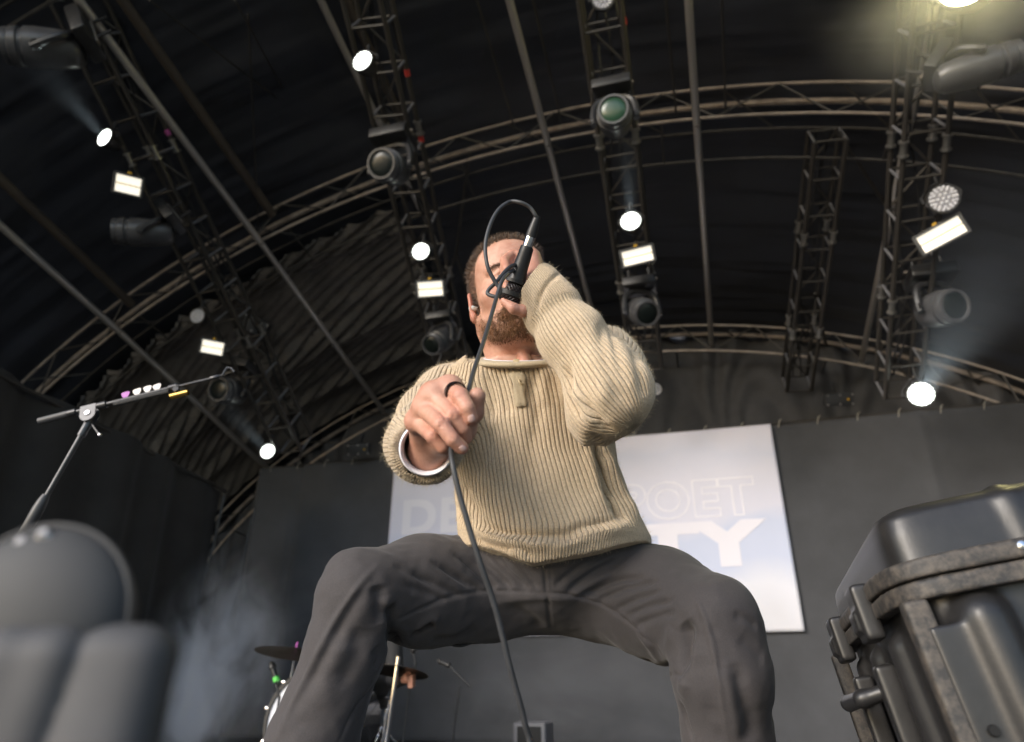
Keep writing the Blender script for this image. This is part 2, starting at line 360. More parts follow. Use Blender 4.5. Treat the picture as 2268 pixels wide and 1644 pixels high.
# the opposite wing (outside the picture on that side, closes the shell)
# hanging cable loop beside the curtain
cbl = MB().tube(crom([P(497, 1094, 7.4), P(490, 1130, 7.42), P(462, 1250, 7.45), P(431, 1330, 7.5), P(440, 1380, 7.55), P(480, 1400, 7.6), P(520, 1330, 7.7), P(548, 1190, 7.8), P(556, 1150, 7.85)], 8), .013, 7).build('hanging_cable', mat('cable_grey', (.08, .08, .08), .6))
tag(cbl, 'thin grey cable hanging in a loop from the wing curtain end', 'cable')

# ------------------------------------------------------------------ lighting trusses
def truss_Y(px, py):
    d = m2w(ray_m(px, py)); return 7.77/(d[2]/d[1]+.66)
def light_truss(px0, py0, Y0, px1, py1, Y1, wdt, label, step=.38, tape=None, diag=True):
    a, b = P(px0, py0, Y0), P(px1, py1, Y1)
    root = empty('light_truss', b, label, 'truss', 'lighting trusses hung under the roof'); inv = root.matrix_basis.inverted() if False else Matrix.Translation(-b)
    d = (b-a).normalized(); ux = Vector((1, 0, 0)); ux = (ux-d*ux.dot(d)).normalized(); uy = d.cross(ux); h = wdt/2
    def rr(nm, p, q, r, m=M_truss): o = rod(nm, p, q, r, m, root, 8); o.matrix_parent_inverse = inv; return o
    cs = [(sx, sy) for sx in (-1, 1) for sy in (-1, 1)]
    for sx, sy in cs: rr('chord', a+ux*h*sx+uy*h*sy, b+ux*h*sx+uy*h*sy, .024)
    L = (b-a).length; n = max(2, int(L/step)); M_r = mat('rung_grey', (.22, .22, .235), .4, .4)
    for i in range(n+1):
        p = a+d*(L*i/n)
        for e, (u, v_) in enumerate((((-1, -1), (1, -1)), ((-1, 1), (1, 1)), ((-1, -1), (-1, 1)), ((1, -1), (1, 1)))):
            rr('rung', p+ux*h*u[0]+uy*h*u[1], p+ux*h*v_[0]+uy*h*v_[1], .013, M_r if e > 1 else M_truss)
        if diag and i < n:
            q = a+d*(L*(i+1)/n); rr('diagonal', p+ux*h*(-1)**i-uy*h, q-ux*h*(-1)**i-uy*h, .012)
    if tape:
        for f_, m_ in tape: rr('tape_band', a+d*(L*f_)+ux*h-uy*h, a+d*(L*f_+.06)+ux*h-uy*h, .028, m_)
    # cables lying along the truss, clamps at a joint
    for k in range(3):
        ph = random.random()*6; pts = [a+d*(L*q)+ux*h*(.5*math.sin(q*9+ph)-.3*k+.3)-uy*(h*1.05)+Vector((0, 0, -.03*math.sin(q*23+ph))) for q in np.linspace(0, 1, 26)]
        o = MB().tube(pts, .011, 5).build('truss_cable', M_plastic, root); o.matrix_parent_inverse = inv
    for f_ in (.33, .72):
        p = a+d*(L*f_)
        for sx, sy in cs:
            o = MB().lathe([(-.07, .035), (-.07, .045), (-.05, .045), (-.05, .03), (.05, .03), (.05, .045), (.07, .045), (.07, .035)], p+ux*h*sx+uy*h*sy, d, 10).build('joint_clamp', mat('clamp_metal', (.3, .29, .27), .35, .8), root); o.matrix_parent_inverse = inv
    return a, b, d, ux, uy
LT = {}
LT[1] = light_truss(118, -110, truss_Y(118, -60), 655, 985, 7.5, .33, 'black box truss with a pink tape band sloping down past the wing curtain', tape=((.3, M_tape_p),))
LT[2] = light_truss(800, -60, truss_Y(800, -60), 1000, 800, 7.2, .33, 'black box truss with red tape running down behind the singer head', tape=((.2, M_tape_r), (.35, M_tape_r)))
LT[3] = light_truss(1322, -60, truss_Y(1322, -60), 1432, 800, 7.3, .33, 'black box truss whose moving head has a green lens', tape=((.1, M_tape_r), (.28, M_tape_r)))
LT[4] = light_truss(2065, -60, truss_Y(2065, -60), 1988, 860, 7.5, .33, 'black box truss beside the glaring yellowish lamp')
LT[5] = light_truss(1832, 300, 6.0, 1765, 850, 8.9, .30, 'plain dark box truss without lamps between arch and back wall', diag=True)

# ------------------------------------------------------------------ lamps
def clampbar(root, inv, a, b):
    o = rod('clamp_bracket', a, b, .014, M_black, root, 7); o.matrix_parent_inverse = inv
def par(px, py, dpx, aim, label, lit=True, m=None, anchor=None, Y=None, squash=None):
    Y = Y or truss_Y(px, py)-.25; c = P(px, py, Y); rad = dpx/2*mpp(px, py, Y); d = (m2w(np.array(aim))).normalized() if len(aim) == 3 else None
    root = empty('par_lamp', c, label, 'stage lamp', 'round lamps on the trusses'); inv = Matrix.Translation(-c)
    def ad_(o): o.matrix_parent_inverse = inv; return o
    r = rad*1.13
    ad_(MB().lathe([(-r*1.5, r*.35), (-r*1.5, r*.55), (-r*1.2, r*.7), (-r*.5, r*.95), (0, r), (.02*r+.004, r), (.02*r+.004, rad*1.02), (-.02, rad*1.0)], c, d, 28, cap=True).build('lamp_housing', M_black, root))
    lens = ad_(MB().lathe([(-.012, rad*1.0), (-.004, rad*.96), (.0, rad*.5), (.001, .001)], c, d, 28).build('lens', m or (M_lampd if lit else mat('led_face', (.25, .25, .27), .35, 0)), root))
    a = d.orthogonal().normalized() if abs(d.z) > .95 else d.cross(Vector((0, 0, 1))).normalized(); b2_ = d.cross(a)
    if not lit or m is None:                               # rings of single lenses
        q = MB(); qr = rad*.13
        for ring, nn in ((0, 1), (.36, 6), (.68, 12), (.88, 18)) :
            for k in range(nn):
                t = 2*math.pi*k/nn; p = c+(a*math.cos(t)+b2_*math.sin(t))*rad*ring
                q.lathe([(0, qr), (.006, qr*.9), (.010, qr*.45), (.011, 0)], p+d*.001, d, 8)
        o = ad_(q.build('lens_cluster', M_lamp if lit else mat('led_lens', (.62, .62, .66), .15, 0), root)); o['kind'] = 'stuff'
    up = Vector((0, 0, 1)); anch = anchor or (c-d*r*.6+up*r*2.4)
    y = MB().tube(crom([c+a*r*1.08-d*r*.4, c+a*r*1.1-d*r*.5+up*r*.6, c-d*r*.6+up*r*1.5, c-a*r*1.1-d*r*.5+up*r*.6, c-a*r*1.08-d*r*.4], 6), r*.1, 6)
    ad_(y.build('yoke', M_black, root)); clampbar(root, inv, c-d*r*.6+up*r*1.45, anch)
    return root
toward = lambda px, py: -ray_m(px, py)/np.linalg.norm(ray_m(px, py))
def tw(px, py, dx=0, dz=0):
    v = toward(px, py); return np.array([v[0]+dx, v[1], v[2]*.3+dz])
par(232, 305, 40, tw(232, 305, -.75, .1), 'lit round lamp whose faint beam crosses a large moving head')
par(803, 135, 46, tw(803, 135, -.45, .1), 'lit round lamp beside a long grey purlin, high under the roof')
par(932, 557, 38, tw(932, 557, -.3, 0), 'lit round lamp with visible single lenses above a rectangular panel')
par(1397, 490, 44, tw(1397, 490, -.1, .1), 'lit round lamp with a beam rising along its truss')
par(2040, 873, 52, tw(2040, 873, .1, 0), 'lit round lamp at the foot of its truss above the backdrop', Y=7.2)
par(593, 1000, 32, tw(593, 1000, -.45, .1), 'lit round lamp at the truss end next to the backdrop corner', Y=7.3)
par(437, 700, 32, tw(437, 700, -.5, 0), 'unlit grey round lamp beside a pale striped panel', lit=False)
par(2090, 440, 58, tw(2090, 440, .2, -.1), 'unlit round lamp with white honeycomb lens cluster', lit=False)
par(1335, -4, 46, tw(1335, -4, .0, -.1), 'unlit round lamp cut by the top of its truss', lit=False, m=None)
par(2140, -46, 112, tw(2140, -34, 0, 0), 'glaring yellowish lamp high on the roof truss', m=M_lampy)
par(1452, 862, 28, tw(1452, 862, .2, 0), 'small unlit grey lamp low behind the raised elbow', lit=False, Y=7.6)
def blinder(px, py, wpx, hpx, rot, label, tilt=.0, bright=True):
    Y = truss_Y(px, py)-.3; c = P(px, py, Y); s = mpp(px, py, Y); W, H = wpx*s, hpx*s
    root = empty('strobe_panel', c, label, 'strobe panel', 'rectangular strobe panels on the trusses'); inv = Matrix.Translation(-c)
    d = Vector(m2w(toward(px, py))); d = (d+Vector((tilt, 0, 0))).normalized(); ux = Vector((0, 0, 1)).cross(d).normalized(); uy = d.cross(ux)
    ux, uy = ux*math.cos(rot)+uy*math.sin(rot), uy*math.cos(rot)-ux*math.sin(rot)
    rot3 = Matrix((ux, uy, d)).transposed()
    def ad_(o): o.matrix_parent_inverse = inv; return o
    ad_(MB().box(c-d*H*.28, (W*1.02, H*1.02, H*.5), rot3, .006).build('panel_housing', M_black, root))
    fw = .022
    for sx, sy, w_, h_ in ((0, .5, W*1.1, fw), (0, -.5, W*1.1, fw), (.5, 0, fw, H*1.1), (-.5, 0, fw, H*1.1)):
        ad_(MB().box(c+ux*W*sx*1.06+uy*H*sy*1.06+d*(.012 if sx else .014), (w_, h_, .05), rot3, .004).build('panel_frame', mat('frame_grey', (.09, .09, .09), .45, .2), root))
    ad_(MB().box(c+uy*H*.255+d*.003, (W*.96, H*.46, .012), rot3, .003).build('reflector', M_panel, root))
    ad_(MB().box(c-uy*H*.255+d*.003, (W*.96, H*.46, .012), rot3, .003).build('reflector', M_panel, root))
    ad_(MB().tube([c-ux*W*.46+d*.016, c+ux*W*.46+d*.016], H*.03, 8).build('strobe_tube', M_tube, root))
    ad_(MB().box(c+uy*H*.63+d*.02, (.035, .03, .03), rot3, .003).build('safety_catch', mat('yellow_plastic', (.7, .4, .02), .5), root))
    clampbar(root, inv, c-d*H*.5, c-d*H*.5+Vector((0, 0, H*1.1)))
blinder(283, 410, 52, 40, R(12), 'pale rectangular panel between a lit lamp and a level moving head', .3)
blinder(953, 640, 56, 34, R(11), 'pale rectangular panel with a centre bar beside the singer head', .1)
blinder(1412, 567, 68, 34, R(7), 'pale rectangular panel showing a bright blob on its lower strip')
blinder(2085, 520, 92, 42, R(10), 'widest pale rectangular panel under the honeycomb lamp', -.1)
blinder(470, 770, 46, 30, R(3), 'small striped pale panel beside the black equipment box', .2)
def moving_head(px, py, lenpx, axis, label, Y=None, lens='dark', yoke_up=(0, 0, 1), fat=.36, base=None):
    Y = Y or truss_Y(px, py)-.35; c = P(px, py, Y); L = lenpx*mpp(px, py, Y); d = m2w(np.array(axis)).normalized(); r = L*fat
    root = empty('moving_head_light', c, label, 'moving head', 'moving head lights on the trusses'); inv = Matrix.Translation(-c)
    def ad_(o): o.matrix_parent_inverse = inv; return o
    ad_(MB().lathe([(-L*.52, r*.35), (-L*.50, r*.62), (-L*.42, r*.82), (-L*.2, r*.93), (L*.1, r), (L*.22, r*.98), (L*.24, r*.86), (L*.28, r*.86), (L*.30, r*.95), (L*.40, r*.93), (L*.42, r*.84), (L*.47, r*.88), (L*.5, r*.86), (L*.5, r*.74), (L*.45, r*.70)], c, d, 30).build('head', mat('fixture_black', (.065, .065, .068), .34, 0, .2, 12, .1, 300), root))
    ml = {'dark': M_glass, 'green': mat('lens_green', (.012, .04, .02), .3, 0, coat=.1, emit=(.2, .6, .3), estr=.015)}[lens]
    lo = ad_(MB().lathe([(L*.46, r*.7), (L*.485, r*.6), (L*.50, r*.35), (L*.505, 0)], c, d, 26).build('lens', ml, root))
    up = Vector(yoke_up).normalized(); s = d.cross(up).normalized(); u = s.cross(d).normalized() if abs(d.dot(up)) > .7 else up
    if abs(d.dot(up)) > .7: u = up
    ar = r*1.22; M_y = mat('yoke_black', (.022, .022, .024), .42)
    pts = [c+s*ar-u*r*.25, c+s*ar+u*r*.5, c+s*ar*.85+u*r*1.2, c+s*ar*.4+u*r*1.55, c-s*ar*.4+u*r*1.55, c-s*ar*.85+u*r*1.2, c-s*ar+u*r*.5, c-s*ar-u*r*.25]
    ad_(MB().tube(crom(pts, 5), [r*.2]*36, 8).build('yoke', M_y, root))
    for k in (-1, 1): ad_(MB().lathe([(0, r*.26), (r*.16, r*.24)], c+s*ar*k, s*k, 14).build('pivot_cap', M_plastic, root))
    f = Vector((0, 1, 0)); f = (f-u*f.dot(u)).normalized(); t = u.cross(f)
    rot3 = Matrix((t, f, u)).transposed(); bc = c+u*r*2.05
    ad_(MB().box(bc, (r*2.3, r*1.9, r*.7), rot3, r*.1).build('base', M_plastic, root))
    ad_(MB().box(bc+u*r*.42, (r*2.5, r*.25, r*.1), rot3, r*.02).build('mount_plate', mat('plate_metal', (.22, .19, .16), .5, .4), root))
    for k in (-1, 1): clampbar(root, inv, bc+t*r*.7*k+u*r*.35, bc+t*r*.7*k+u*(r*.4+.14))
    return root
moving_head(100, 108, 150, (-1, -.25, -.18), 'large black moving head swung level, lens glinting, near the truss top', fat=.30, yoke_up=(.9, .2, .5))
moving_head(318, 515, 118, (-1, -.3, -.15), 'black moving head lying level on the truss with pink tape', fat=.27, yoke_up=(.8, .2, .7))
moving_head(865, 372, 92, (-.35, -1, -.55), 'black moving head pointing down over the front arch', fat=.42)
moving_head(1362, 262, 92, (-.25, -1, -.35), 'black moving head with a green lens', lens='green', fat=.42)
moving_head(2165, 152, 165, (.95, -.35, .1), 'long black moving head pointing sideways under the glaring lamp', fat=.24, yoke_up=(-.8, .2, .6))
moving_head(508, 868, 74, (-.3, -1, -.25), 'black moving head behind the boom stand tip, yoke open downward', fat=.42, yoke_up=(.25, .1, 1), Y=6.6)
moving_head(975, 755, 80, (-.5, -.8, -.75), 'black moving head tilted down above the singer shoulder', fat=.33)
moving_head(1422, 690, 84, (.15, -1, -.75), 'black moving head pointing down behind the raised arm', fat=.38)
moving_head(2082, 685, 92, (.15, -1, -.35), 'black moving head with wide grey lens ring under the widest panel', fat=.45)
def device_box(px, py, Y, wpx, hpx, rot, label):
    c = P(px, py, Y); s = mpp(px, py, Y); root = empty('dimmer_box', c, label, 'equipment box', 'boxes on the rig'); inv = Matrix.Translation(-c)
    W, H = wpx*s, hpx*s; rot3 = Matrix.Rotation(YAW, 3, 'Z') @ Matrix.Rotation(PITCH, 3, 'X') @ Matrix.Rotation(rot, 3, 'Y')
    o = MB().box(c, (W, H*.8, H), rot3, .01).build('box_body', mat('box_dark', (.04, .042, .045), .5, .2), root); o.matrix_parent_inverse = inv
    for sx in (-.47, .47, 0):
        for sz in (-.4, .4):
            o = MB().box(c+rot3 @ Vector((W*sx, -H*.41, H*sz)), (W*.07, .012, H*.16), rot3, .003).build('corner_plate', M_alu, root); o.matrix_parent_inverse = inv
    o = rod('hanging_bracket', c, c+Vector((0, .1, .25)), .015, M_black, root); o.matrix_parent_inverse = inv
    o = MB().lathe([(0, .012), (.02, .01)], c+rot3 @ Vector((W*.3, -H*.4, 0)), rot3 @ Vector((0, -1, 0)), 10).build('status_lamp', mat('yellow_plastic', (.7, .4, .02), .5), root); o.matrix_parent_inverse = inv
device_box(568, 722, 6.9, 56, 34, R(28), 'black metal box with pale corner plates hanging on the truss')
device_box(795, 995, 8.4, 46, 24, R(-3), 'small dark flat box standing just over the backdrop edge')
device_box(1856, 885, 8.4, 58, 26, R(-3), 'dark boxy light bar hung over the backdrop near the truss foot')
# ------------------------------------------------------------------ sculpting toolbox (signed distance fields -> mesh)
class SDF:
    def __init__(s, lo, hi, h):
        s.lo = np.array(lo, np.float32); s.h = h; s.n = np.ceil((np.array(hi)-np.array(lo))/h).astype(int)+1
        s.F = np.full(s.n, .12, np.float32)
        s.ax = [s.lo[i]+h*np.arange(s.n[i], dtype=np.float32) for i in range(3)]
    def sub(s, lo, hi, m):
        a = [int(max(0, (lo[i]-m-s.lo[i])/s.h)) for i in range(3)]; b = [int(min(s.n[i], (hi[i]+m-s.lo[i])/s.h+2)) for i in range(3)]
        sl = tuple(slice(a[i], max(a[i], b[i])) for i in range(3))
        return sl, s.ax[0][sl[0]][:, None, None], s.ax[1][sl[1]][None, :, None], s.ax[2][sl[2]][None, None, :]
    def put(s, sl, d, k, op='+'):
        F = s.F[sl]
        if op == '+':
            if k <= 0: s.F[sl] = np.minimum(F, d)
            else:
                h = np.clip(k-np.abs(F-d), 0, None)/k; s.F[sl] = np.minimum(F, d)-h*h*k*.25
        else:
            d = -d
            if k <= 0: s.F[sl] = np.maximum(F, d)
            else:
                h = np.clip(k-np.abs(F-d), 0, None)/k; s.F[sl] = np.maximum(F, d)+h*h*k*.25
    def cone(s, a, b, ra, rb, k=.01, op='+', flat=None):      # tapered capsule; flat=(axis,scale) squashes it
        a, b = np.array(a, np.float32), np.array(b, np.float32); R_ = max(ra, rb)
        sl, x, y, z = s.sub(np.minimum(a, b)-R_, np.maximum(a, b)+R_, .05 if op == '+' else k+.01)
        if s.F[sl].size == 0: return
        ab = b-a; L2 = float(ab@ab)+1e-12
        t = np.clip(((x-a[0])*ab[0]+(y-a[1])*ab[1]+(z-a[2])*ab[2])/L2, 0, 1)
        qx, qy, qz = x-a[0]-t*ab[0], y-a[1]-t*ab[1], z-a[2]-t*ab[2]
        if flat is not None:
            fa = np.array(flat[0], np.float32); fa /= np.linalg.norm(fa); dd = qx*fa[0]+qy*fa[1]+qz*fa[2]; e = (1/flat[1]-1)
            qx, qy, qz = qx+dd*e*fa[0], qy+dd*e*fa[1], qz+dd*e*fa[2]
        s.put(sl, np.sqrt(qx*qx+qy*qy+qz*qz)-(ra+(rb-ra)*t), k, op)
    def chain(s, pts, rs, k=.01, op='+'):
        for i in range(len(pts)-1): s.cone(pts[i], pts[i+1], rs[i], rs[i+1], k, op)
    def ell(s, c, r, k=.01, op='+', rot=None):
        c = np.array(c, np.float32); R_ = max(r)
        sl, x, y, z = s.sub(c-R_, c+R_, .05 if op == '+' else k+.01)
        if s.F[sl].size == 0: return
        q = [x-c[0]+0*y+0*z, y-c[1]+0*x+0*z, z-c[2]+0*x+0*y]
        if rot is not None: q = [rot[i][0]*q[0]+rot[i][1]*q[1]+rot[i][2]*q[2] for i in range(3)]
        k0 = np.sqrt((q[0]/r[0])**2+(q[1]/r[1])**2+(q[2]/r[2])**2)+1e-6
        k1 = np.sqrt((q[0]/r[0]**2)**2+(q[1]/r[1]**2)**2+(q[2]/r[2]**2)**2)+1e-6
        s.put(sl, (k0*(k0-1)/k1).astype(np.float32), k, op)
    def rbox(s, c, hs, r, k=.003, op='+'):
        c = np.array(c, np.float32); hs = np.array(hs, np.float32); sl, x, y, z = s.sub(c-hs, c+hs, .05 if op == '+' else k+.01)
        if s.F[sl].size == 0: return
        q = [np.abs(x-c[0])-hs[0]+r, np.abs(y-c[1])-hs[1]+r, np.abs(z-c[2])-hs[2]+r]
        o = np.sqrt(np.maximum(q[0], 0)**2+np.maximum(q[1], 0)**2+np.maximum(q[2], 0)**2)+np.minimum(np.maximum(np.maximum(q[0], q[1]), q[2]), 0)-r
        s.put(sl, o.astype(np.float32), k, op)
    def loft(s, secs, k=.03, op='+', p=2.0):                  # secs: (z, cx, cy, rx, ry) stacked
        S = np.array(secs, np.float32); zs = s.ax[2]
        g = lambda j: np.interp(zs, S[:, 0], S[:, j]).astype(np.float32)[None, None, :]
        cx, cy_, rx, ry = g(1), g(2), g(3), g(4)
        x, y = s.ax[0][:, None, None], s.ax[1][None, :, None]
        q = (np.abs((x-cx)/rx)**p+np.abs((y-cy_)/ry)**p)**(1/p)
        d = (q-1)*np.minimum(rx, ry)*.9
        over = np.maximum(S[0, 0]-zs, zs-S[-1, 0])[None, None, :]
        d = np.maximum(d, over); s.put((slice(None),)*3, d.astype(np.float32), k, op)
    def mesh(s):
        F = s.F; sg = F < 0; n = s.n
        c = np.zeros(n-1, np.uint8)
        for i in (0, 1):
            for j in (0, 1):
                for k in (0, 1): c += sg[i:n[0]-1+i, j:n[1]-1+j, k:n[2]-1+k]
        act = (c > 0) & (c < 8); I = np.argwhere(act); vid = np.full(n-1, -1, np.int64); vid[act] = np.arange(len(I))
        acc = np.zeros((len(I), 3), np.float64); cnt = np.zeros(len(I))
        C8 = [(i, j, k) for i in (0, 1) for j in (0, 1) for k in (0, 1)]
        val = {q: F[I[:, 0]+q[0], I[:, 1]+q[1], I[:, 2]+q[2]] for q in C8}
        for q in C8:
            for ax in range(3):
                if q[ax] == 0:
                    r = list(q); r[ax] = 1; r = tuple(r); a, b = val[q], val[r]; m = (a < 0) != (b < 0)
                    t = np.where(m, a/(a-b+1e-12), 0); p = np.array(q, float)[None, :].repeat(len(I), 0); p[:, ax] += t
                    acc[m] += p[m]; cnt[m] += 1
        V = s.lo+s.h*(I+acc/np.maximum(cnt, 1)[:, None])
        Q = []
        for ax in range(3):
            b, c_ = (ax+1) % 3, (ax+2) % 3
            lo = [slice(None)]*3; hi = [slice(None)]*3; lo[ax] = slice(0, n[ax]-1); hi[ax] = slice(1, n[ax])
            ch = sg[tuple(lo)] != sg[tuple(hi)]; E = np.argwhere(ch); E = E[(E[:, b] > 0) & (E[:, c_] > 0) & (E[:, b] < n[b]-1) & (E[:, c_] < n[c_]-1)]
            if not len(E): continue
            def g(db, dc):
                e = E.copy(); e[:, b] += db; e[:, c_] += dc; return vid[e[:, 0], e[:, 1], e[:, 2]]
            q = np.stack([g(-1, -1), g(0, -1), g(0, 0), g(-1, 0)], -1)
            fl = sg[E[:, 0], E[:, 1], E[:, 2]]; q[~fl] = q[~fl][:, ::-1]; Q.append(q)
        Q = np.concatenate(Q); Q = Q[(Q >= 0).all(1)]
        return V, Q
def vnormals(V, Q):
    a, b, c, d = V[Q[:, 0]], V[Q[:, 1]], V[Q[:, 2]], V[Q[:, 3]]; fn = np.cross(c-a, d-b); N = np.zeros_like(V)
    for i in range(4): np.add.at(N, Q[:, i], fn)
    return N/(np.linalg.norm(N, axis=1, keepdims=True)+1e-12)
def smooth(V, Q, it=1, lam=.5):
    for _ in range(it):
        S = np.zeros_like(V); W = np.zeros(len(V))
        for i in range(4):
            j = Q[:, (i+1) % 4]; np.add.at(S, Q[:, i], V[j]); np.add.at(W, Q[:, i], 1); np.add.at(S, j, V[Q[:, i]]); np.add.at(W, j, 1)
        V = V+lam*(S/np.maximum(W, 1)[:, None]-V)
    return V
def subdiv(V, Q):
    E = np.concatenate([np.sort(Q[:, [i, (i+1) % 4]], 1) for i in range(4)]); u, inv = np.unique(E, axis=0, return_inverse=True)
    inv = inv.reshape(4, len(Q)); n = len(V); em = (V[u[:, 0]]+V[u[:, 1]])/2; fc = V[Q].mean(1); e = inv+n; f = np.arange(len(Q))+n+len(u)
    V2 = np.concatenate([V, em, fc]); Q2 = np.concatenate([np.stack([Q[:, i], e[i], f, e[i-1]], -1) for i in range(4)])
    return smooth(V2, Q2, 1, .5), Q2
EYE = np.array([0, 0, CAM_H])
def strokes(V, Q, L):
    """press or raise folds along lines traced in the photograph and laid on the surface"""
    bvh = BVHTree.FromPolygons([tuple(v) for v in V], [tuple(q) for q in Q]); N = vnormals(V, Q); D = np.zeros(len(V))
    for pts, amp, wd in L:
        line = crom([np.array(p, float) for p in pts], 26) if len(pts) > 2 else [np.array(pts[0])+(np.array(pts[1])-np.array(pts[0]))*t for t in np.linspace(0, 1, 40)]
        hit = []
        for i, p in enumerate(line):
            d = ray_m(*p); d = d/np.linalg.norm(d); loc, nn, ix, ds = bvh.ray_cast(Vector(EYE), Vector(d))
            if loc is not None: hit.append((np.array(loc), min(1.0, 4*i/len(line)+.15, 4*(len(line)-1-i)/len(line)+.15)))
        if not hit: continue
        H = np.array([h[0] for h in hit]); W = np.array([h[1] for h in hit])
        m = np.where(((V > H.min(0)-3*wd) & (V < H.max(0)+3*wd)).all(1))[0]
        if not len(m): continue
        d2 = ((V[m][:, None, :]-H[None])**2).sum(-1); j = d2.argmin(1); dd = d2[np.arange(len(m)), j]
        D[m] += amp*W[j]*np.exp(-dd/wd**2)
    return V+N*D[:, None]
def obj_m(name, V, Q, m, parent, attrs=None):
    o = np_mesh(name, V, Q, m, parent)
    for k, a in (attrs or {}).items():
        at = o.data.attributes.new(k, 'FLOAT', 'POINT'); at.data.foreach_set('value', np.asarray(a, np.float32))
    return o
def cvt(region, scale):               # crop coordinates of a zoomed view -> picture coordinates
    k = 2268/2560
    return lambda *pts: [((region[0]+x/scale)*k, (region[1]+y/scale)*k) for x, y in pts]
c5 = cvt((650, 1300), 2070/700); c6 = cvt((1350, 1300), 2070/700); c2 = cvt((950, 880), 2267/750); c3 = cvt((980, 920), 1761/300); c4 = cvt((1150, 560), 1370/250)

# ------------------------------------------------------------------ materials of the singer
def skin_mat():
    m = bpy.data.materials.new('skin'); m.use_nodes = True; n = m.node_tree; b = n.nodes['Principled BSDF']
    tc = n.nodes.new('ShaderNodeTexCoord'); no = n.nodes.new('ShaderNodeTexNoise'); no.inputs['Scale'].default_value = 48; no.inputs['Detail'].default_value = 7; no.inputs['Roughness'].default_value = .65
    n.links.new(tc.outputs['Object'], no.inputs['Vector'])
    cr = n.nodes.new('ShaderNodeValToRGB'); cr.color_ramp.elements[0].position = .3; cr.color_ramp.elements[0].color = (.43, .205, .135, 1); cr.color_ramp.elements[1].position = .72; cr.color_ramp.elements[1].color = (.58, .345, .25, 1)
    n.links.new(no.outputs[0], cr.inputs[0])
    at = n.nodes.new('ShaderNodeAttribute'); at.attribute_name = 'hairy'
    mx = n.nodes.new('ShaderNodeMix'); mx.data_type = 'RGBA'; mx.inputs[7].default_value = (.17, .085, .04, 1)
    ml = n.nodes.new('ShaderNodeMath'); ml.operation = 'MULTIPLY'; ml.inputs[1].default_value = .62; n.links.new(at.outputs['Fac'], ml.inputs[0]); n.links.new(ml.outputs[0], mx.inputs[0])
    n.links.new(cr.outputs[0], mx.inputs[6])
    ar = n.nodes.new('ShaderNodeAttribute'); ar.attribute_name = 'red'
    mr = n.nodes.new('ShaderNodeMix'); mr.data_type = 'RGBA'; mr.inputs[7].default_value = (.50, .17, .12, 1); n.links.new(ar.outputs['Fac'], mr.inputs[0]); n.links.new(mx.outputs[2], mr.inputs[6])
    n.links.new(mr.outputs[2], b.inputs['Base Color'])
    b.inputs['Roughness'].default_value = .52; b.inputs['Subsurface Weight'].default_value = .08; b.inputs['Subsurface Radius'].default_value = (.012, .004, .002); b.inputs['Subsurface Scale'].default_value = 1.0
    nb = n.nodes.new('ShaderNodeTexNoise'); nb.inputs['Scale'].default_value = 330; nb.inputs['Detail'].default_value = 5; n.links.new(tc.outputs['Object'], nb.inputs['Vector'])
    bp = n.nodes.new('ShaderNodeBump'); bp.inputs['Strength'].default_value = .6; bp.inputs['Distance'].default_value = .0010; n.links.new(nb.outputs[0], bp.inputs['Height']); n.links.new(bp.outputs[0], b.inputs['Normal'])
    return m
M_skin = skin_mat()
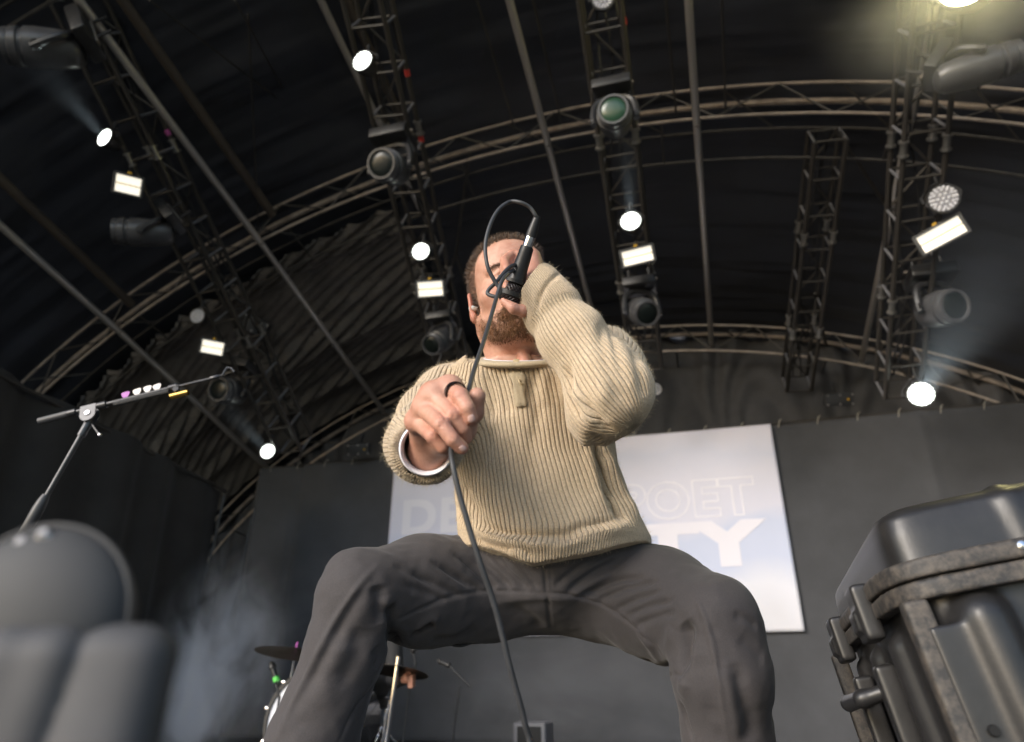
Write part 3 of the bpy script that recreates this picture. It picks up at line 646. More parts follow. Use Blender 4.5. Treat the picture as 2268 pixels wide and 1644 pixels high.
def knit_mat(name, c0, c1):
    m = bpy.data.materials.new(name); m.use_nodes = True; n = m.node_tree; b = n.nodes['Principled BSDF']; L = n.links.new
    def math_(op, a, bv=None):
        q = n.nodes.new('ShaderNodeMath'); q.operation = op
        for i, v_ in enumerate((a, bv)):
            if v_ is None: continue
            if isinstance(v_, (int, float)): q.inputs[i].default_value = v_
            else: L(v_, q.inputs[i])
        return q.outputs[0]
    au = n.nodes.new('ShaderNodeAttribute'); au.attribute_name = 'ribu'; av = n.nodes.new('ShaderNodeAttribute'); av.attribute_name = 'ribv'
    u, v_ = au.outputs['Fac'], av.outputs['Fac']
    # knit stitches: little chevrons, 3 columns per rib
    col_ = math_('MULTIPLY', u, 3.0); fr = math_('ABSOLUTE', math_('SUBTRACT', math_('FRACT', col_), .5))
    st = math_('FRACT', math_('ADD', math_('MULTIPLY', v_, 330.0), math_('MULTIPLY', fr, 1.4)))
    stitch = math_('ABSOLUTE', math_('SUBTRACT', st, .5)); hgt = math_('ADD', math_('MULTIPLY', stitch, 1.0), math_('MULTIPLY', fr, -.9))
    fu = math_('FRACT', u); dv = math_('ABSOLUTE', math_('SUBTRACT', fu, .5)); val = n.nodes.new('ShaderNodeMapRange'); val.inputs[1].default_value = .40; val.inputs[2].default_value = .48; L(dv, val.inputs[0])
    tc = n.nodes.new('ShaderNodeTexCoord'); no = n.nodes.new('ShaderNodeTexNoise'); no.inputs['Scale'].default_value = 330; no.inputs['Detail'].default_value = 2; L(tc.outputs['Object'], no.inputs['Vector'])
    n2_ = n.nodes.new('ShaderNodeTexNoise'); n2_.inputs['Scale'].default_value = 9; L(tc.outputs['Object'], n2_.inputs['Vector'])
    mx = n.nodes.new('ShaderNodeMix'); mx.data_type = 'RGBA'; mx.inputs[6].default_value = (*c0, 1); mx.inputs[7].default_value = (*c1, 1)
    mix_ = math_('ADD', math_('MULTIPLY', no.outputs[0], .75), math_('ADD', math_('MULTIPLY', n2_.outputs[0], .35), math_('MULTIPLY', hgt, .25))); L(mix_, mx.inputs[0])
    L(mx.outputs[2], b.inputs['Base Color'])
    h2 = math_('ADD', math_('MULTIPLY', hgt, .45), math_('ADD', math_('MULTIPLY', val.outputs[0], -1.6), math_('MULTIPLY', no.outputs[0], .5)))
    bp = n.nodes.new('ShaderNodeBump'); bp.inputs['Strength'].default_value = .8; bp.inputs['Distance'].default_value = .0016; L(h2, bp.inputs['Height']); L(bp.outputs[0], b.inputs['Normal'])
    b.inputs['Roughness'].default_value = .9; b.inputs['Specular IOR Level'].default_value = .15; b.inputs['Sheen Weight'].default_value = .25; b.inputs['Sheen Roughness'].default_value = .6
    return m
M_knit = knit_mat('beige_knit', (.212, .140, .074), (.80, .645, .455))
M_trouser = mat('charcoal_twill', (.060, .0545, .0555), .75, 0, .16, 420, .4, 700, sheen=.12, spec=.2, bdist=.0006)
M_hair = mat('brown_hair', (.105, .068, .045), .5, 0, .4, 60); M_beard = mat('ginger_beard', (.21, .108, .05), .5, 0, .5, 60)
M_cotton = mat('white_cotton', (.78, .76, .80), .8, 0, .05, 30, .2, 600)

# ------------------------------------------------------------------ the singer: root follows the camera heading only to place him
SING = Matrix.Rotation(YAW, 4, 'Z')
singer = None
def place(o):                          # meshes are shaped in the heading frame, then turned into the stage
    o.matrix_basis = SING; return o
RISER = .22
# ---- trousers
hipL, hipR = PM(1085, 1303, 1.45), PM(1335, 1300, 1.45)
knL, knR = PM(802, 1318, 1.24), PM(1583, 1378, 1.22)
anL, anR = np.array([-.40, 1.36, RISER+.10]), np.array([.355, 1.33, RISER+.10])
S = SDF((-.58, .95, .22), (.62, 1.74, 1.04), .0055)
S.loft([(.80, .075, 1.45, .16, .13), (.86, .080, 1.415, .168, .128), (.94, .083, 1.40, .166, .122)], 0)
S.ell(PM(1205, 1275, 1.48), (.185, .130, .115), .04)
S.ell(PM(1215, 1330, 1.44), (.12, .10, .050), .04)
midL = PM(940, 1306, 1.36); midR = PM(1465, 1336, 1.36)
S.chain([hipL, midL, knL], [.106, .098, .072], .03); S.chain([hipR, midR, knR], [.106, .100, .073], .03)
shL1 = PM(768, 1430, 1.25); shL2 = PM(693, 1640, 1.28); shR1 = PM(1597, 1490, 1.22); shR2 = PM(1613, 1640, 1.26)
S.chain([knL, shL1, shL2, anL], [.070, .066, .072, .078], .02); S.chain([knR, shR1, shR2, anR], [.072, .077, .070, .082], .02)
S.cone(PM(778, 1272, 1.235), PM(752, 1318, 1.235), .034, .030, .03)
S.cone(PM(1645, 1390, 1.24), PM(1662, 1400, 1.24), .026, .014, .02)
V, Q = S.mesh(); del S
V = smooth(V, Q, 2); V, Q = subdiv(V, Q)
G, W_ = -.0068, .0072
TL = [(c5((1330, 330), (1480, 430), (1640, 525)), G*1.1, W_), (c5((1430, 250), (1560, 330), (1700, 470), (1740, 520)), G*1.2, W_), (c5((1130, 390), (1330, 490), (1490, 560)), G, W_), (c5((1060, 470), (1250, 540), (1380, 600)), G*.9, W_),
      (c5((1620, 280), (1740, 400), (1860, 515)), G, W_*.9), (c5((1700, 230), (1850, 400), (1990, 525)), G*1.1, W_), (c5((1800, 220), (1950, 380), (2060, 520)), G*.8, W_*.9), (c5((1250, 300), (1420, 380), (1560, 480)), G*.6, W_), (c5((980, 330), (1150, 400), (1300, 480)), G*.5, W_*1.3),
      (c5((990, 765), (1150, 680), (1350, 590), (1550, 540), (1750, 525), (2070, 540)), -.0035, .004),
      (c5((870, 480), (890, 600), (905, 760)), G*1.5, .013), (c5((968, 620), (975, 720), (985, 850), (1030, 960)), G*2.6, .011), (c5((930, 560), (940, 700), (950, 850)), .007, .012),
      (c5((1290, 770), (1220, 810), (1130, 880)), G*1.9, .009), (c5((1330, 740), (1240, 760), (1150, 830)), .006, .010), (c5((1600, 790), (1430, 880), (1260, 900)), G*.9, .012), (c5((1850, 640), (2000, 720), (2070, 800)), G*.6, .014),
      (c5((880, 320), (740, 480), (640, 620), (540, 780), (400, 1050), (250, 1350), (120, 1640)), .0055, .0065), (c5((800, 420), (640, 700), (480, 1000), (330, 1300)), -.004, .012),
      (c5((1000, 900), (900, 1150), (700, 1400), (580, 1640)), -.003, .004), (c5((760, 800), (700, 1000), (560, 1250)), -.006, .02), (c5((850, 950), (880, 1020), (840, 1100)), -.006, .01), (c5((600, 900), (560, 1100), (430, 1400)), .004, .018),
      (c6((180, 545), (330, 440), (480, 350), (660, 250)), G*1.2, W_), (c6((300, 585), (450, 500), (600, 440), (760, 420)), G*1.2, W_), (c6((420, 615), (560, 530), (760, 470), (880, 450)), G*1.1, W_), (c6((540, 680), (700, 590), (900, 520)), G*1.1, W_), (c6((620, 720), (800, 640), (980, 590)), G, W_),
      (c6((100, 500), (220, 400), (400, 290), (560, 220)), G*.9, W_), (c6((700, 790), (850, 720), (1000, 680)), G*.8, W_), (c6((240, 560), (380, 470), (520, 400)), .004, W_),
      (c6((0, 545), (150, 545), (300, 580), (480, 640), (640, 750), (780, 860), (930, 970)), -.0035, .004), (c6((720, 800), (800, 900), (880, 1060)), .006, .010),
      (c6((1050, 760), (1085, 850), (1070, 960), (1055, 1200)), G*3.0, .015), (c6((980, 800), (940, 950), (910, 1080)), .007, .014), (c6((1125, 830), (1115, 1000), (1070, 1150), (1050, 1300)), .009, .011),
      (c6((900, 1100), (960, 1140), (1060, 1160)), -.004, .005), (c6((900, 1060), (850, 1075), (800, 1040)), G*1.2, .008),
      (c6((1160, 590), (1220, 740), (1280, 950), (1320, 1200), (1390, 1640)), .004, .005), (c6((1430, 700), (1540, 740), (1610, 800)), G*.7, .008), (c6((1480, 860), (1580, 960), (1660, 1040)), G*.6, .013),
      (c6((1440, 1060), (1480, 1250), (1540, 1500), (1560, 1640)), G*1.3, .014), (c6((1380, 1100), (1420, 1300), (1470, 1640)), .006, .012), (c6((1040, 1330), (1080, 1480), (1130, 1640)), -.005, .005), (c6((1180, 1000), (1240, 1250), (1290, 1500)), -.004, .016),
      ([(1203, 1240), (1208, 1280), (1210, 1316)], -.0035, .0035), ([(1216, 1240), (1219, 1280), (1220, 1312)], -.0018, .0025), ([(1213, 1318), (1215, 1350), (1220, 1395)], -.003, .004)]
V = strokes(V, Q, TL)
V = V+vnormals(V, Q)*(.0025*vnoise(V*22, 5)+.0012*vnoise(V*60, 8))[:, None]
TROU = (V, Q)
# ---- sweater
shoL, elbL, wriL = PM(1000, 885, 1.33), PM(946, 972, 1.10), PM(945, 992, .90)
shoR, elbR, wriR = PM(1330, 800, 1.36), PM(1352, 866, 1.06), PM(1190, 640, 1.085)
TS = [(.80, .075, 1.42, .19, .15), (.86, .082, 1.395, .192, .150), (.92, .085, 1.385, .192, .146), (.985, .066, 1.37, .178, .132), (1.06, .048, 1.345, .166, .124), (1.14, .036, 1.315, .170, .118), (1.19, .024, 1.29, .172, .110), (1.225, .016, 1.278, .155, .100), (1.248, .010, 1.262, .122, .086), (1.262, .008, 1.255, .095, .074)]
h = .0046
S = SDF((-.34, .80, .80), (.36, 1.62, 1.50), h)
S.loft(TS, 0)
S.cone(PM(1078, 858, 1.30), shoL, .040, .066, .05); S.cone(PM(1205, 850, 1.30), shoR, .042, .072, .05)
armL = [shoL, (shoL+elbL)/2+np.array([-.012, 0, -.005]), elbL, (elbL+wriL)/2+np.array([-.006, 0, -.006]), wriL]; rL = [.072, .066, .057, .052, .046]
armR = [shoR, (shoR+elbR)/2, elbR, (elbR+wriR)/2, wriR]; rR = [.082, .078, .067, .056, .039]
S.chain(armL, rL, .03); S.chain(armR, rR, .022)
S.cone(elbR+np.array([-.005, 0, -.02]), elbR+np.array([-.02, .04, -.03]), .052, .052, .03)
# turned-back cuff on the raised arm, bunched cuff on the reaching arm
axR = (wriR-elbR)/np.linalg.norm(wriR-elbR); axL = (wriL-elbL)/np.linalg.norm(wriL-elbL)
S.cone(wriR-axR*.058, wriR+axR*.004, .0555, .0480, 0)
S.cone(wriL-axL*.040, wriL-axL*.0, .0485, .0475, .010); S.cone(wriL-axL*.085, wriL-axL*.07, .0545, .0545, .010)
S.cone(wriL-axL*.01, wriL+axL*.10, .037, .037, .004, '-'); S.cone(wriR+axR*.0, wriR+axR*.08, .037, .037, .004, '-')
x, y, z = S.ax[0][:, None, None], S.ax[1][None, :, None], S.ax[2][None, None, :]
# cut planes: cuffs and hem
nR = axR+np.array([-.55, -.10, -.25]); nR /= np.linalg.norm(nR)
S.F = np.maximum(S.F, np.where((x-wriL[0])**2+(y-wriL[1])**2+(z-wriL[2])**2 < .01, (x-wriL[0])*axL[0]+(y-wriL[1])*axL[1]+(z-wriL[2])*axL[2]-.016, -1))
S.F = np.maximum(S.F, np.where((x-wriR[0])**2+(y-wriR[1])**2+(z-wriR[2])**2 < .0121, (x-wriR[0])*nR[0]+(y-wriR[1])*nR[1]+(z-wriR[2])*nR[2]-.014, -1))
hem = np.interp(S.ax[0], [-.15, -.06, .04, .12, .26], [.915, .890, .852, .868, .905]).astype(np.float32)[:, None, None]
S.F = np.maximum(S.F, np.where(z < .97, hem-z+0*y, -1).astype(np.float32))
NKC, NKN = np.array([.008, 1.232, 1.252]), np.array([0, -.5, .866])
px_, py_, pz_ = x-NKC[0], y-NKC[1], z-NKC[2]; pl_ = px_*NKN[0]+py_*NKN[1]+pz_*NKN[2]; rd_ = np.sqrt(np.maximum(px_**2+py_**2+pz_**2-pl_**2, 0))
S.F = np.maximum(S.F, -np.maximum(rd_-.0665, -pl_-.030)).astype(np.float32); S.F = np.maximum(S.F, -np.maximum(rd_-.100, -pl_-.007)).astype(np.float32)
V, Q = S.mesh(); del S
V = smooth(V, Q, 2, .5)
SW = [(c2((740, 1290), (900, 1370), (1150, 1400), (1400, 1390), (1520, 1340), (1700, 1300), (1800, 1290)), -.017, .010),
      (c2((720, 1340), (900, 1410), (1150, 1440), (1380, 1440), (1560, 1370), (1760, 1330), (1900, 1320)), .016, .014),
      (c2((700, 1390), (800, 1450), (1000, 1480), (1130, 1500)), -.009, .008), (c2((980, 1490), (1080, 1530), (1110, 1580)), .007, .008), (c2((1130, 1510), (1100, 1560)), -.006, .007),
      (c2((1250, 1480), (1400, 1430), (1560, 1390), (1720, 1370)), -.006, .007),
      (c2((1600, 600), (1640, 780), (1690, 950), (1740, 1120), (1820, 1240), (1850, 1290)), -.016, .012), (c2((1680, 700), (1760, 900), (1850, 1100), (1950, 1280)), .010, .014),
      (c2((1560, 560), (1600, 800), (1650, 1000), (1720, 1200)), .007, .018),
      (c2((1400, 100), (1420, 250), (1450, 380), (1530, 500)), -.014, .011),
      (c2((780, 150), (830, 250), (850, 400), (830, 520)), -.009, .011), (c2((860, 140), (920, 260), (960, 400), (990, 480)), -.007, .010), (c2((1170, 150), (1150, 300), (1190, 420), (1190, 600)), -.007, .012), (c2((1230, 100), (1230, 250), (1240, 420)), .005, .012),
      (c2((800, 560), (820, 700), (760, 850), (700, 950)), -.006, .018), (c2((900, 700), (1000, 800), (1150, 950), (1200, 1050)), -.005, .02), (c2((1180, 560), (1140, 750), (1170, 960)), -.005, .014), (c2((640, 1000), (680, 1130), (780, 1260)), -.006, .012), (c2((570, 1150), (620, 1250), (700, 1300)), -.009, .009),
      (c2((1500, 330), (1600, 470), (1680, 560), (1780, 610)), -.009, .009), (c2((1440, 250), (1540, 440), (1640, 560)), .006, .010), (c2((1600, 620), (1720, 690), (1800, 660)), -.008, .010),
      (c2((330, 330), (430, 280), (560, 240)), -.007, .010), (c2((260, 380), (330, 300), (470, 230), (600, 210)), .005, .012), (c2((480, 130), (560, 190), (620, 260)), -.009, .009), (c2((200, 420), (150, 520), (130, 650), (180, 800)), -.005, .010), (c2((130, 480), (100, 600), (120, 750)), .004, .010),
      (c2((160, 780), (260, 920), (400, 960), (520, 930)), -.006, .008),
      ([(1348, 700), (1330, 760), (1360, 850), (1400, 900)], -.006, .012), ([(1340, 705), (1352, 730), (1370, 800), (1390, 850)], -.005, .008), ([(1400, 760), (1420, 830), (1425, 880)], -.005, .011), ([(1300, 770), (1340, 840), (1330, 900)], .004, .014), ([(1270, 830), (1310, 900), (1345, 940)], -.006, .010), ([(1290, 640), (1330, 700), (1350, 720)], -.004, .010),
      ([(1240, 640), (1300, 720), (1340, 800)], .003, .015), ([(1215, 700), (1250, 780), (1280, 840)], -.004, .012), ([(1246, 600), (1218, 622), (1196, 655), (1186, 692)], -.007, .0045)]
V = strokes(V, Q, SW)
V, Q = subdiv(V, Q)
V, Q = subdiv(V, Q)
V = V+vnormals(V, Q)*(.003*vnoise(V*20, 15))[:, None]
# knit coordinates
def seg_coords(V, pts, rs):
    best = np.full(len(V), 9.0); u = np.zeros(len(V)); vv = np.zeros(len(V)); acc = 0; ref = np.array([.15, .5, .85])
    for i in range(len(pts)-1):
        a, b = pts[i], pts[i+1]; ab = b-a; L = np.linalg.norm(ab); d = ab/L; t = np.clip(((V-a)@ab)/L**2, 0, 1); q = V-a-t[:, None]*ab
        ds = np.linalg.norm(q, axis=1)-(rs[i]+(rs[i+1]-rs[i])*t); e1 = ref-d*(ref@d); e1 /= np.linalg.norm(e1); e2 = np.cross(d, e1); ref = e1
        m = ds < best; best[m] = ds[m]; u[m] = np.arctan2(q[m]@e2, q[m]@e1); vv[m] = acc+t[m]*L; acc += L
    return best, u, vv
Zs = np.array(TS); cxs, cys, rxs, rys = [np.interp(V[:, 2], Zs[:, 0], Zs[:, j]) for j in (1, 2, 3, 4)]
th = np.arctan2((V[:, 0]-cxs)/rxs, (cys-V[:, 1])/rys); dt = (np.hypot((V[:, 0]-cxs)/rxs, (V[:, 1]-cys)/rys)-1)*np.minimum(rxs, rys)
bL, uL, vL = seg_coords(V, armL, rL); bR, uR, vR = seg_coords(V, armR, rR)
bL -= .012; bR -= .006
eL_ = elbR-axR*.12; abx = wriR-eL_; Lx = np.linalg.norm(abx); tx = ((V-eL_)@abx)/Lx**2; qx_ = V-eL_-np.clip(tx, 0, 1)[:, None]*abx; dx_ = np.linalg.norm(qx_, axis=1)
rfx = np.array([.15, .5, .85]); e1x = rfx-axR*(rfx@axR); e1x /= np.linalg.norm(e1x); e2x = np.cross(axR, e1x)
side_ = (V-elbR)@np.cross(axR, np.cross(shoR-elbR, axR)/np.linalg.norm(np.cross(shoR-elbR, axR)))
fore = (dx_ < .125) & (V[:, 1] < 1.24)
uR = np.where(fore, np.arctan2(qx_@e2x, qx_@e1x), uR); vR = np.where(fore, np.clip(tx, 0, 1)*Lx+(sum(np.linalg.norm(np.diff(np.array(armR), axis=0), axis=1))-Lx), vR)
which = np.argmin(np.stack([dt, bL, bR]), 0)
N_T, N_S = 118, 50
ribu = np.choose(which, [th/(2*math.pi)*N_T, uL/(2*math.pi)*N_S, uR/(2*math.pi)*N_S]); ribv = np.choose(which, [V[:, 2], vL, vR])
cuffR = (which == 2) & (vR > sum(np.linalg.norm(np.diff(np.array(armR), axis=0), axis=1))-.066); cuffL = (which == 1) & (vL > sum(np.linalg.norm(np.diff(np.array(armL), axis=0), axis=1))-.05)
ribu = np.where(cuffR | cuffL, ribu*1.6, ribu)
hemz = np.interp(V[:, 0], [-.15, -.06, .04, .12, .26], [.915, .890, .852, .868, .905]); hb = (which == 0) & (V[:, 2] < hemz+.028); ribu = np.where(hb, ribu*1.8, ribu)
ribu = ribu+.22*vnoise(V*9, 21)+.10*vnoise(V*31, 22)
fu = np.abs(ribu-np.floor(ribu)-.5); rib = np.clip((.5-fu)*4.6, 0, 1)**.8
V = V+vnormals(V, Q)*((rib-.8)*(.0032+.0012*vnoise(V*14, 23)))[:, None]
SWEAT = (V, Q, ribu, ribv)
print('clothes', round(time.time()-T0, 1))
# ---- head
def rotz(a): c, s = math.cos(a), math.sin(a); return np.array([[c, -s, 0], [s, c, 0], [0, 0, 1.]])
def roty(a): c, s = math.cos(a), math.sin(a); return np.array([[c, 0, s], [0, 1, 0], [-s, 0, c]])
def rotx(a): c, s = math.cos(a), math.sin(a); return np.array([[1, 0, 0], [0, c, -s], [0, s, c]])
HR = rotz(R(7)) @ roty(R(-10)) @ rotx(R(4)); HC = PM(1130, 606, 1.135)+np.array([0, .085, 0]); HS = 1.03
H2M = lambda p: (np.asarray(p)*HS) @ HR.T+HC
M2H = lambda p: ((np.asarray(p)-HC) @ HR)/HS
S = SDF((-.105, -.145, -.25), (.105, .13, .135), .0022)
S.ell((0, .018, .035), (.0765, .098, .085), .02)
S.ell((0, -.030, -.030), (.0655, .066, .092), .025)
S.ell((0, -.050, .045), (.060, .045, .045), .03)
S.ell((0, -.028, -.082), (.055, .056, .034), .025); S.ell((0, -.070, -.096), (.026, .023, .018), .02)
for s in (-1, 1):
    S.ell((s*.048, -.058, -.026), (.022, .022, .020), .02)
    S.cone((s*.060, .0, -.055), (s*.038, -.05, -.090), .016, .017, .02)
    S.cone((s*.012, -.0885, .020), (s*.046, -.076, .020), .0105, .009, .010)
    S.ell((s*.031, -.104, -.002), (.017, .015, .0115), .010, '-')
    S.ell((s*.031, -.0765, -.002), (.0135, .0135, .0135), .003)
    S.cone((s*.019, -.0865, .0060), (s*.031, -.0905, .0082), .0030, .0032, .004); S.cone((s*.031, -.0905, .0082), (s*.0435, -.083, .0045), .0032, .0028, .004)
    S.cone((s*.019, -.0865, -.0065), (s*.031, -.0885, -.0098), .0022, .0026, .004); S.cone((s*.031, -.0885, -.0098), (s*.0435, -.082, -.0055), .0026, .0022, .004)
    S.ell((s*.0115, -.102, -.037), (.0095, .011, .0085), .006); S.cone((s*.0085, -.108, -.0455), (s*.0085, -.104, -.041), .0035, .003, .003, '-')
    S.ell((s*.079, .012, -.012), (.0075, .021, .031), .006, rot=rotz(s*R(-18))); S.ell((s*.0865, .006, -.010), (.006, .011, .017), .004, '-'); S.ell((s*.080, .001, -.040), (.006, .009, .011), .006)
    S.cone((s*.057, .015, -.07), (s*.022, .028, -.215), .017, .014, .02)
    S.cone((s*.020, -.094, -.052), (s*.030, -.082, -.075), .009, .008, .012)
S.cone((0, -.089, .008), (0, -.1155, -.033), .0065, .0115, .010)
S.ell((0, -.088, -.062), (.028, .016, .022), .015)
S.cone((-.021, -.0965, -.0635), (.021, -.0965, -.0635), .0048, .0048, .004, flat=((0, 0, 1), .8)); S.cone((-.018, -.096, -.0735), (.018, -.096, -.0735), .0062, .0062, .004)
S.cone((-.022, -.104, -.0685), (.022, -.104, -.0685), .0035, .0035, .003, '-')
S.cone((0, .025, -.06), (0, .082, -.215), .057, .060, .03); S.ell((0, -.022, -.155), (.014, .016, .022), .02)
hV, hQ = S.mesh(); del S
hV = smooth(hV, hQ, 1)
def hair_line(l): return np.interp(l[:, 1], [-.11, -.085, -.07, -.05, -.035, -.015, .0, .02, .06, .12], [.088, .080, .066, .050, .034, -.010, -.03, .022, -.05, -.08])
def beard_top(l): return np.interp(l[:, 1], [-.13, -.10, -.085, -.06, -.035, -.012, .004], [-.050, -.050, -.058, -.066, -.058, -.030, -.02])
hairm = np.clip((hV[:, 2]-hair_line(hV))/.008, 0, 1)*(np.abs(hV[:, 0]) < .081)
lipm = (np.abs(hV[:, 0]) < .02) & (np.abs(hV[:, 2]+.0685) < .010) & (hV[:, 1] < -.09)
beardm = np.clip((beard_top(hV)-hV[:, 2])/.008, 0, 1)*(hV[:, 1] < .008)*np.clip((hV[:, 2]+.124-.35*np.clip(hV[:, 1]+.05, 0, 1))/.014, 0, 1)*np.clip((.0-hV[:, 1]-.0)/.02+1.0, 0, 1)*(~lipm)
beardm *= np.interp(hV[:, 1], [-.09, -.055, -.01], [1.0, .7, .42])*(.75+.35*vnoise(hV*90, 3))
beardm *= ((hV[:, 2] > -.128) | (hV[:, 1] > -.09))
earm = (np.abs(hV[:, 0]) > .078)*1.0*(hV[:, 2] < .03); nosem = np.exp(-((hV-np.array([0, -.112, -.035]))**2).sum(1)/.016**2)*.35
redm = np.clip(earm*.55+nosem+np.exp(-((hV-np.array([.045, -.07, -.03]))**2).sum(1)/.02**2)*.2+np.exp(-((hV-np.array([-.045, -.07, -.03]))**2).sum(1)/.02**2)*.2+(hV[:, 2] < -.13)*.32+lipm*.5, 0, 1)
headV = H2M(hV); hN = vnormals(headV, hQ)
hd_h = np.clip(hairm*.9+beardm*.85, 0, 1)
headV = strokes(headV, hQ, [(c4((560, 430), (640, 410), (750, 405)), -.0012, .0022), (c4((650, 470), (690, 520)), -.0015, .0025), (c4((610, 440), (600, 500)), -.001, .002)])
# ---- hands
def hand(fing, thumb, wrist, palm_extra, lo, hi, fr, h=.0016):
    S = SDF(lo, hi, h)
    for i, (f, r) in enumerate(zip(fing, fr)):
        S.cone(wrist, f[0], .021, .0130, .012)
        S.cone(f[0], f[1], r[0], r[1], .0035); S.cone(f[1], f[2], r[1], r[2], .0012); S.cone(f[2], f[3], r[2], r[3], .0012)
        S.ell(f[1], (r[1]*1.05,)*3, .002)
        S.ell(f[0], (r[0]*1.08,)*3, .008)
    S.chain(thumb[0], thumb[1], .006)
    for a, b, ra, rb in palm_extra: S.cone(a, b, ra, rb, .012)
    V, Q = S.mesh(); return smooth(V, Q, 1), Q
def pts3(*L): return [PM(*c3((x, y))[0], d) for x, y, d in L]
fA = [pts3((850, 305, .808), (1005, 415, .776), (1105, 590, .770), (1160, 735, .776)), pts3((610, 405, .808), (895, 700, .778), (1035, 895, .786), (1075, 1030, .797)),
      pts3((450, 575, .815), (725, 835, .772), (890, 1050, .772), (1025, 1175, .780)), pts3((360, 780, .832), (605, 1005, .795), (745, 1165, .800), (850, 1205, .814))]
thA = (pts3((720, 1050, .862), (1020, 900, .835), (1195, 650, .812), (1250, 415, .797)), [.017, .0150, .0128, .0110])
wA = wriL+np.array([.004, .01, .0])
frA = [[.0122, .0106, .0096, .0086], [.0120, .0104, .0095, .0086], [.0115, .0098, .0090, .0082], [.0105, .0090, .0082, .0075]]
allA = np.array(sum(fA, [])+thA[0]+[wA])
hAV, hAQ = hand(fA, thA, wA, [(wA, fA[1][0], .025, .018), (wA, thA[0][1], .024, .016), (wA, (wriL*.6+elbL*.4), .026, .032), (fA[0][0], thA[0][1], .013, .014), (fA[0][0], fA[3][0], .014, .012)], allA.min(0)-.06, allA.max(0)+np.array([.03, .12, .03]), frA)
hAV = strokes(hAV, hAQ, [(c3((680, 560), (760, 700), (800, 780)), -.0012, .0022), (c3((930, 390), (960, 480)), .0008, .003), (c3((690, 790), (720, 830), (690, 880)), -.0010, .0015), (c3((730, 780), (760, 820), (735, 870)), -.0009, .0014), (c3((870, 660), (910, 690), (900, 730)), -.0009, .0015), (c3((960, 440), (1010, 425), (1060, 440)), -.0009, .0015), (c3((850, 1010), (900, 1050)), -.0008, .0014), (c3((560, 980), (620, 1020)), -.0009, .0015)])
fB = []
for k in range(4):
    dy = [0, 17, 34, 49][k]
    fB.append([PM(1178, 570+dy, 1.10), PM(1134, 565+dy, 1.100), PM(1117, 578+dy*.95, 1.078), PM(1122, 596+dy*.85, 1.056)])
thB = ([PM(1182, 672, 1.085), PM(1158, 689, 1.066), PM(1138, 684, 1.060), PM(1117, 668, 1.066)], [.014, .0102, .0092, .0080])
wB = wriR+np.array([0, .0, 0]); allB = np.array(sum(fB, [])+thB[0]+[wB]); frB = [[.0115, .0098, .0090, .0082]]*4
hBV, hBQ = hand(fB, thB, wB, [(wB, thB[0][0], .022, .018), (wB, wriR-axR*.1, .026, .032), (fB[0][0], fB[3][0], .014, .013)], allB.min(0)-.06, allB.max(0)+.06, frB)
# ---- the body under the clothes
S = SDF((-.56, .84, RISER-.02), (.58, 1.75, 1.34), .0095)
S.loft([(z_, cx_, cy_+.004, rx_*.78, ry_*.72) for z_, cx_, cy_, rx_, ry_ in TS[2:-1]], 0)
S.ell(PM(1205, 1275, 1.47), (.14, .10, .08), .04)
S.chain([hipL, midL, knL], [.075, .07, .045], .03); S.chain([hipR, midR, knR], [.075, .07, .045], .03)
S.chain([knL, (knL+anL)/2, anL], [.045, .045, .04], .02); S.chain([knR, (knR+anR)/2, anR], [.045, .045, .04], .02)
for a_ in (anL, anR): S.cone(a_+np.array([0, .02, -.04]), a_+np.array([0, -.16, -.065]), .036, .024, .02)
S.chain([shoL, elbL, wriL-axL*.05], [.05, .042, .028], .02); S.chain([shoR, elbR, wriR-axR*.03], [.05, .046, .028], .02)
bV, bQ = S.mesh(); del S
Vs, Qs, off_ = [], [], 0; at_h, at_r = [], []
for v_, q_, hh, rr_ in ((headV, hQ, hd_h, redm), (hAV, hAQ, None, .22), (hBV, hBQ, None, .25), (bV, bQ, None, 0)):
    Vs.append(v_); Qs.append(q_+off_); off_ += len(v_); at_h.append(np.zeros(len(v_)) if hh is None else hh); at_r.append(np.full(len(v_), rr_) if np.isscalar(rr_) else rr_)
# knuckles redder
rA = np.zeros(len(hAV))
for f in fA:
    for j, wgt in ((0, .28), (1, .34), (2, .18), (3, .30)): rA = np.maximum(rA, wgt*np.exp(-((hAV-f[j])**2).sum(1)/.014**2))
at_r[1] = np.clip(.10+rA, 0, 1)
singer = obj_m('person', np.concatenate(Vs), np.concatenate(Qs), M_skin, None, {'hairy': np.concatenate(at_h), 'red': np.concatenate(at_r)})
place(singer); tag(singer, 'singer in beige ribbed sweater and charcoal trousers squatting wide, microphone at mouth', 'person')
def kid(o): o.parent = singer; return o
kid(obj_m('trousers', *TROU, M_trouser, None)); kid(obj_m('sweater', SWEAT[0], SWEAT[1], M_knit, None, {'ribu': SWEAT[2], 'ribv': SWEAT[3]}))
# shoes
for a_ in (anL, anR):
    S = SDF(a_-np.array([.09, .30, .11]), a_+np.array([.09, .12, .06]), .005)
    S.cone(a_+np.array([0, .045, -.055]), a_+np.array([0, -.17, -.066]), .042, .036, .02); S.cone(a_+np.array([0, .02, -.04]), a_+np.array([0, .01, .0]), .048, .05, .03)
    S.F = np.maximum(S.F, (a_[2]-.1-S.ax[2])[None, None, :].astype(np.float32)); v_, q_ = S.mesh(); kid(obj_m('shoe', v_, q_, M_plastic, None))
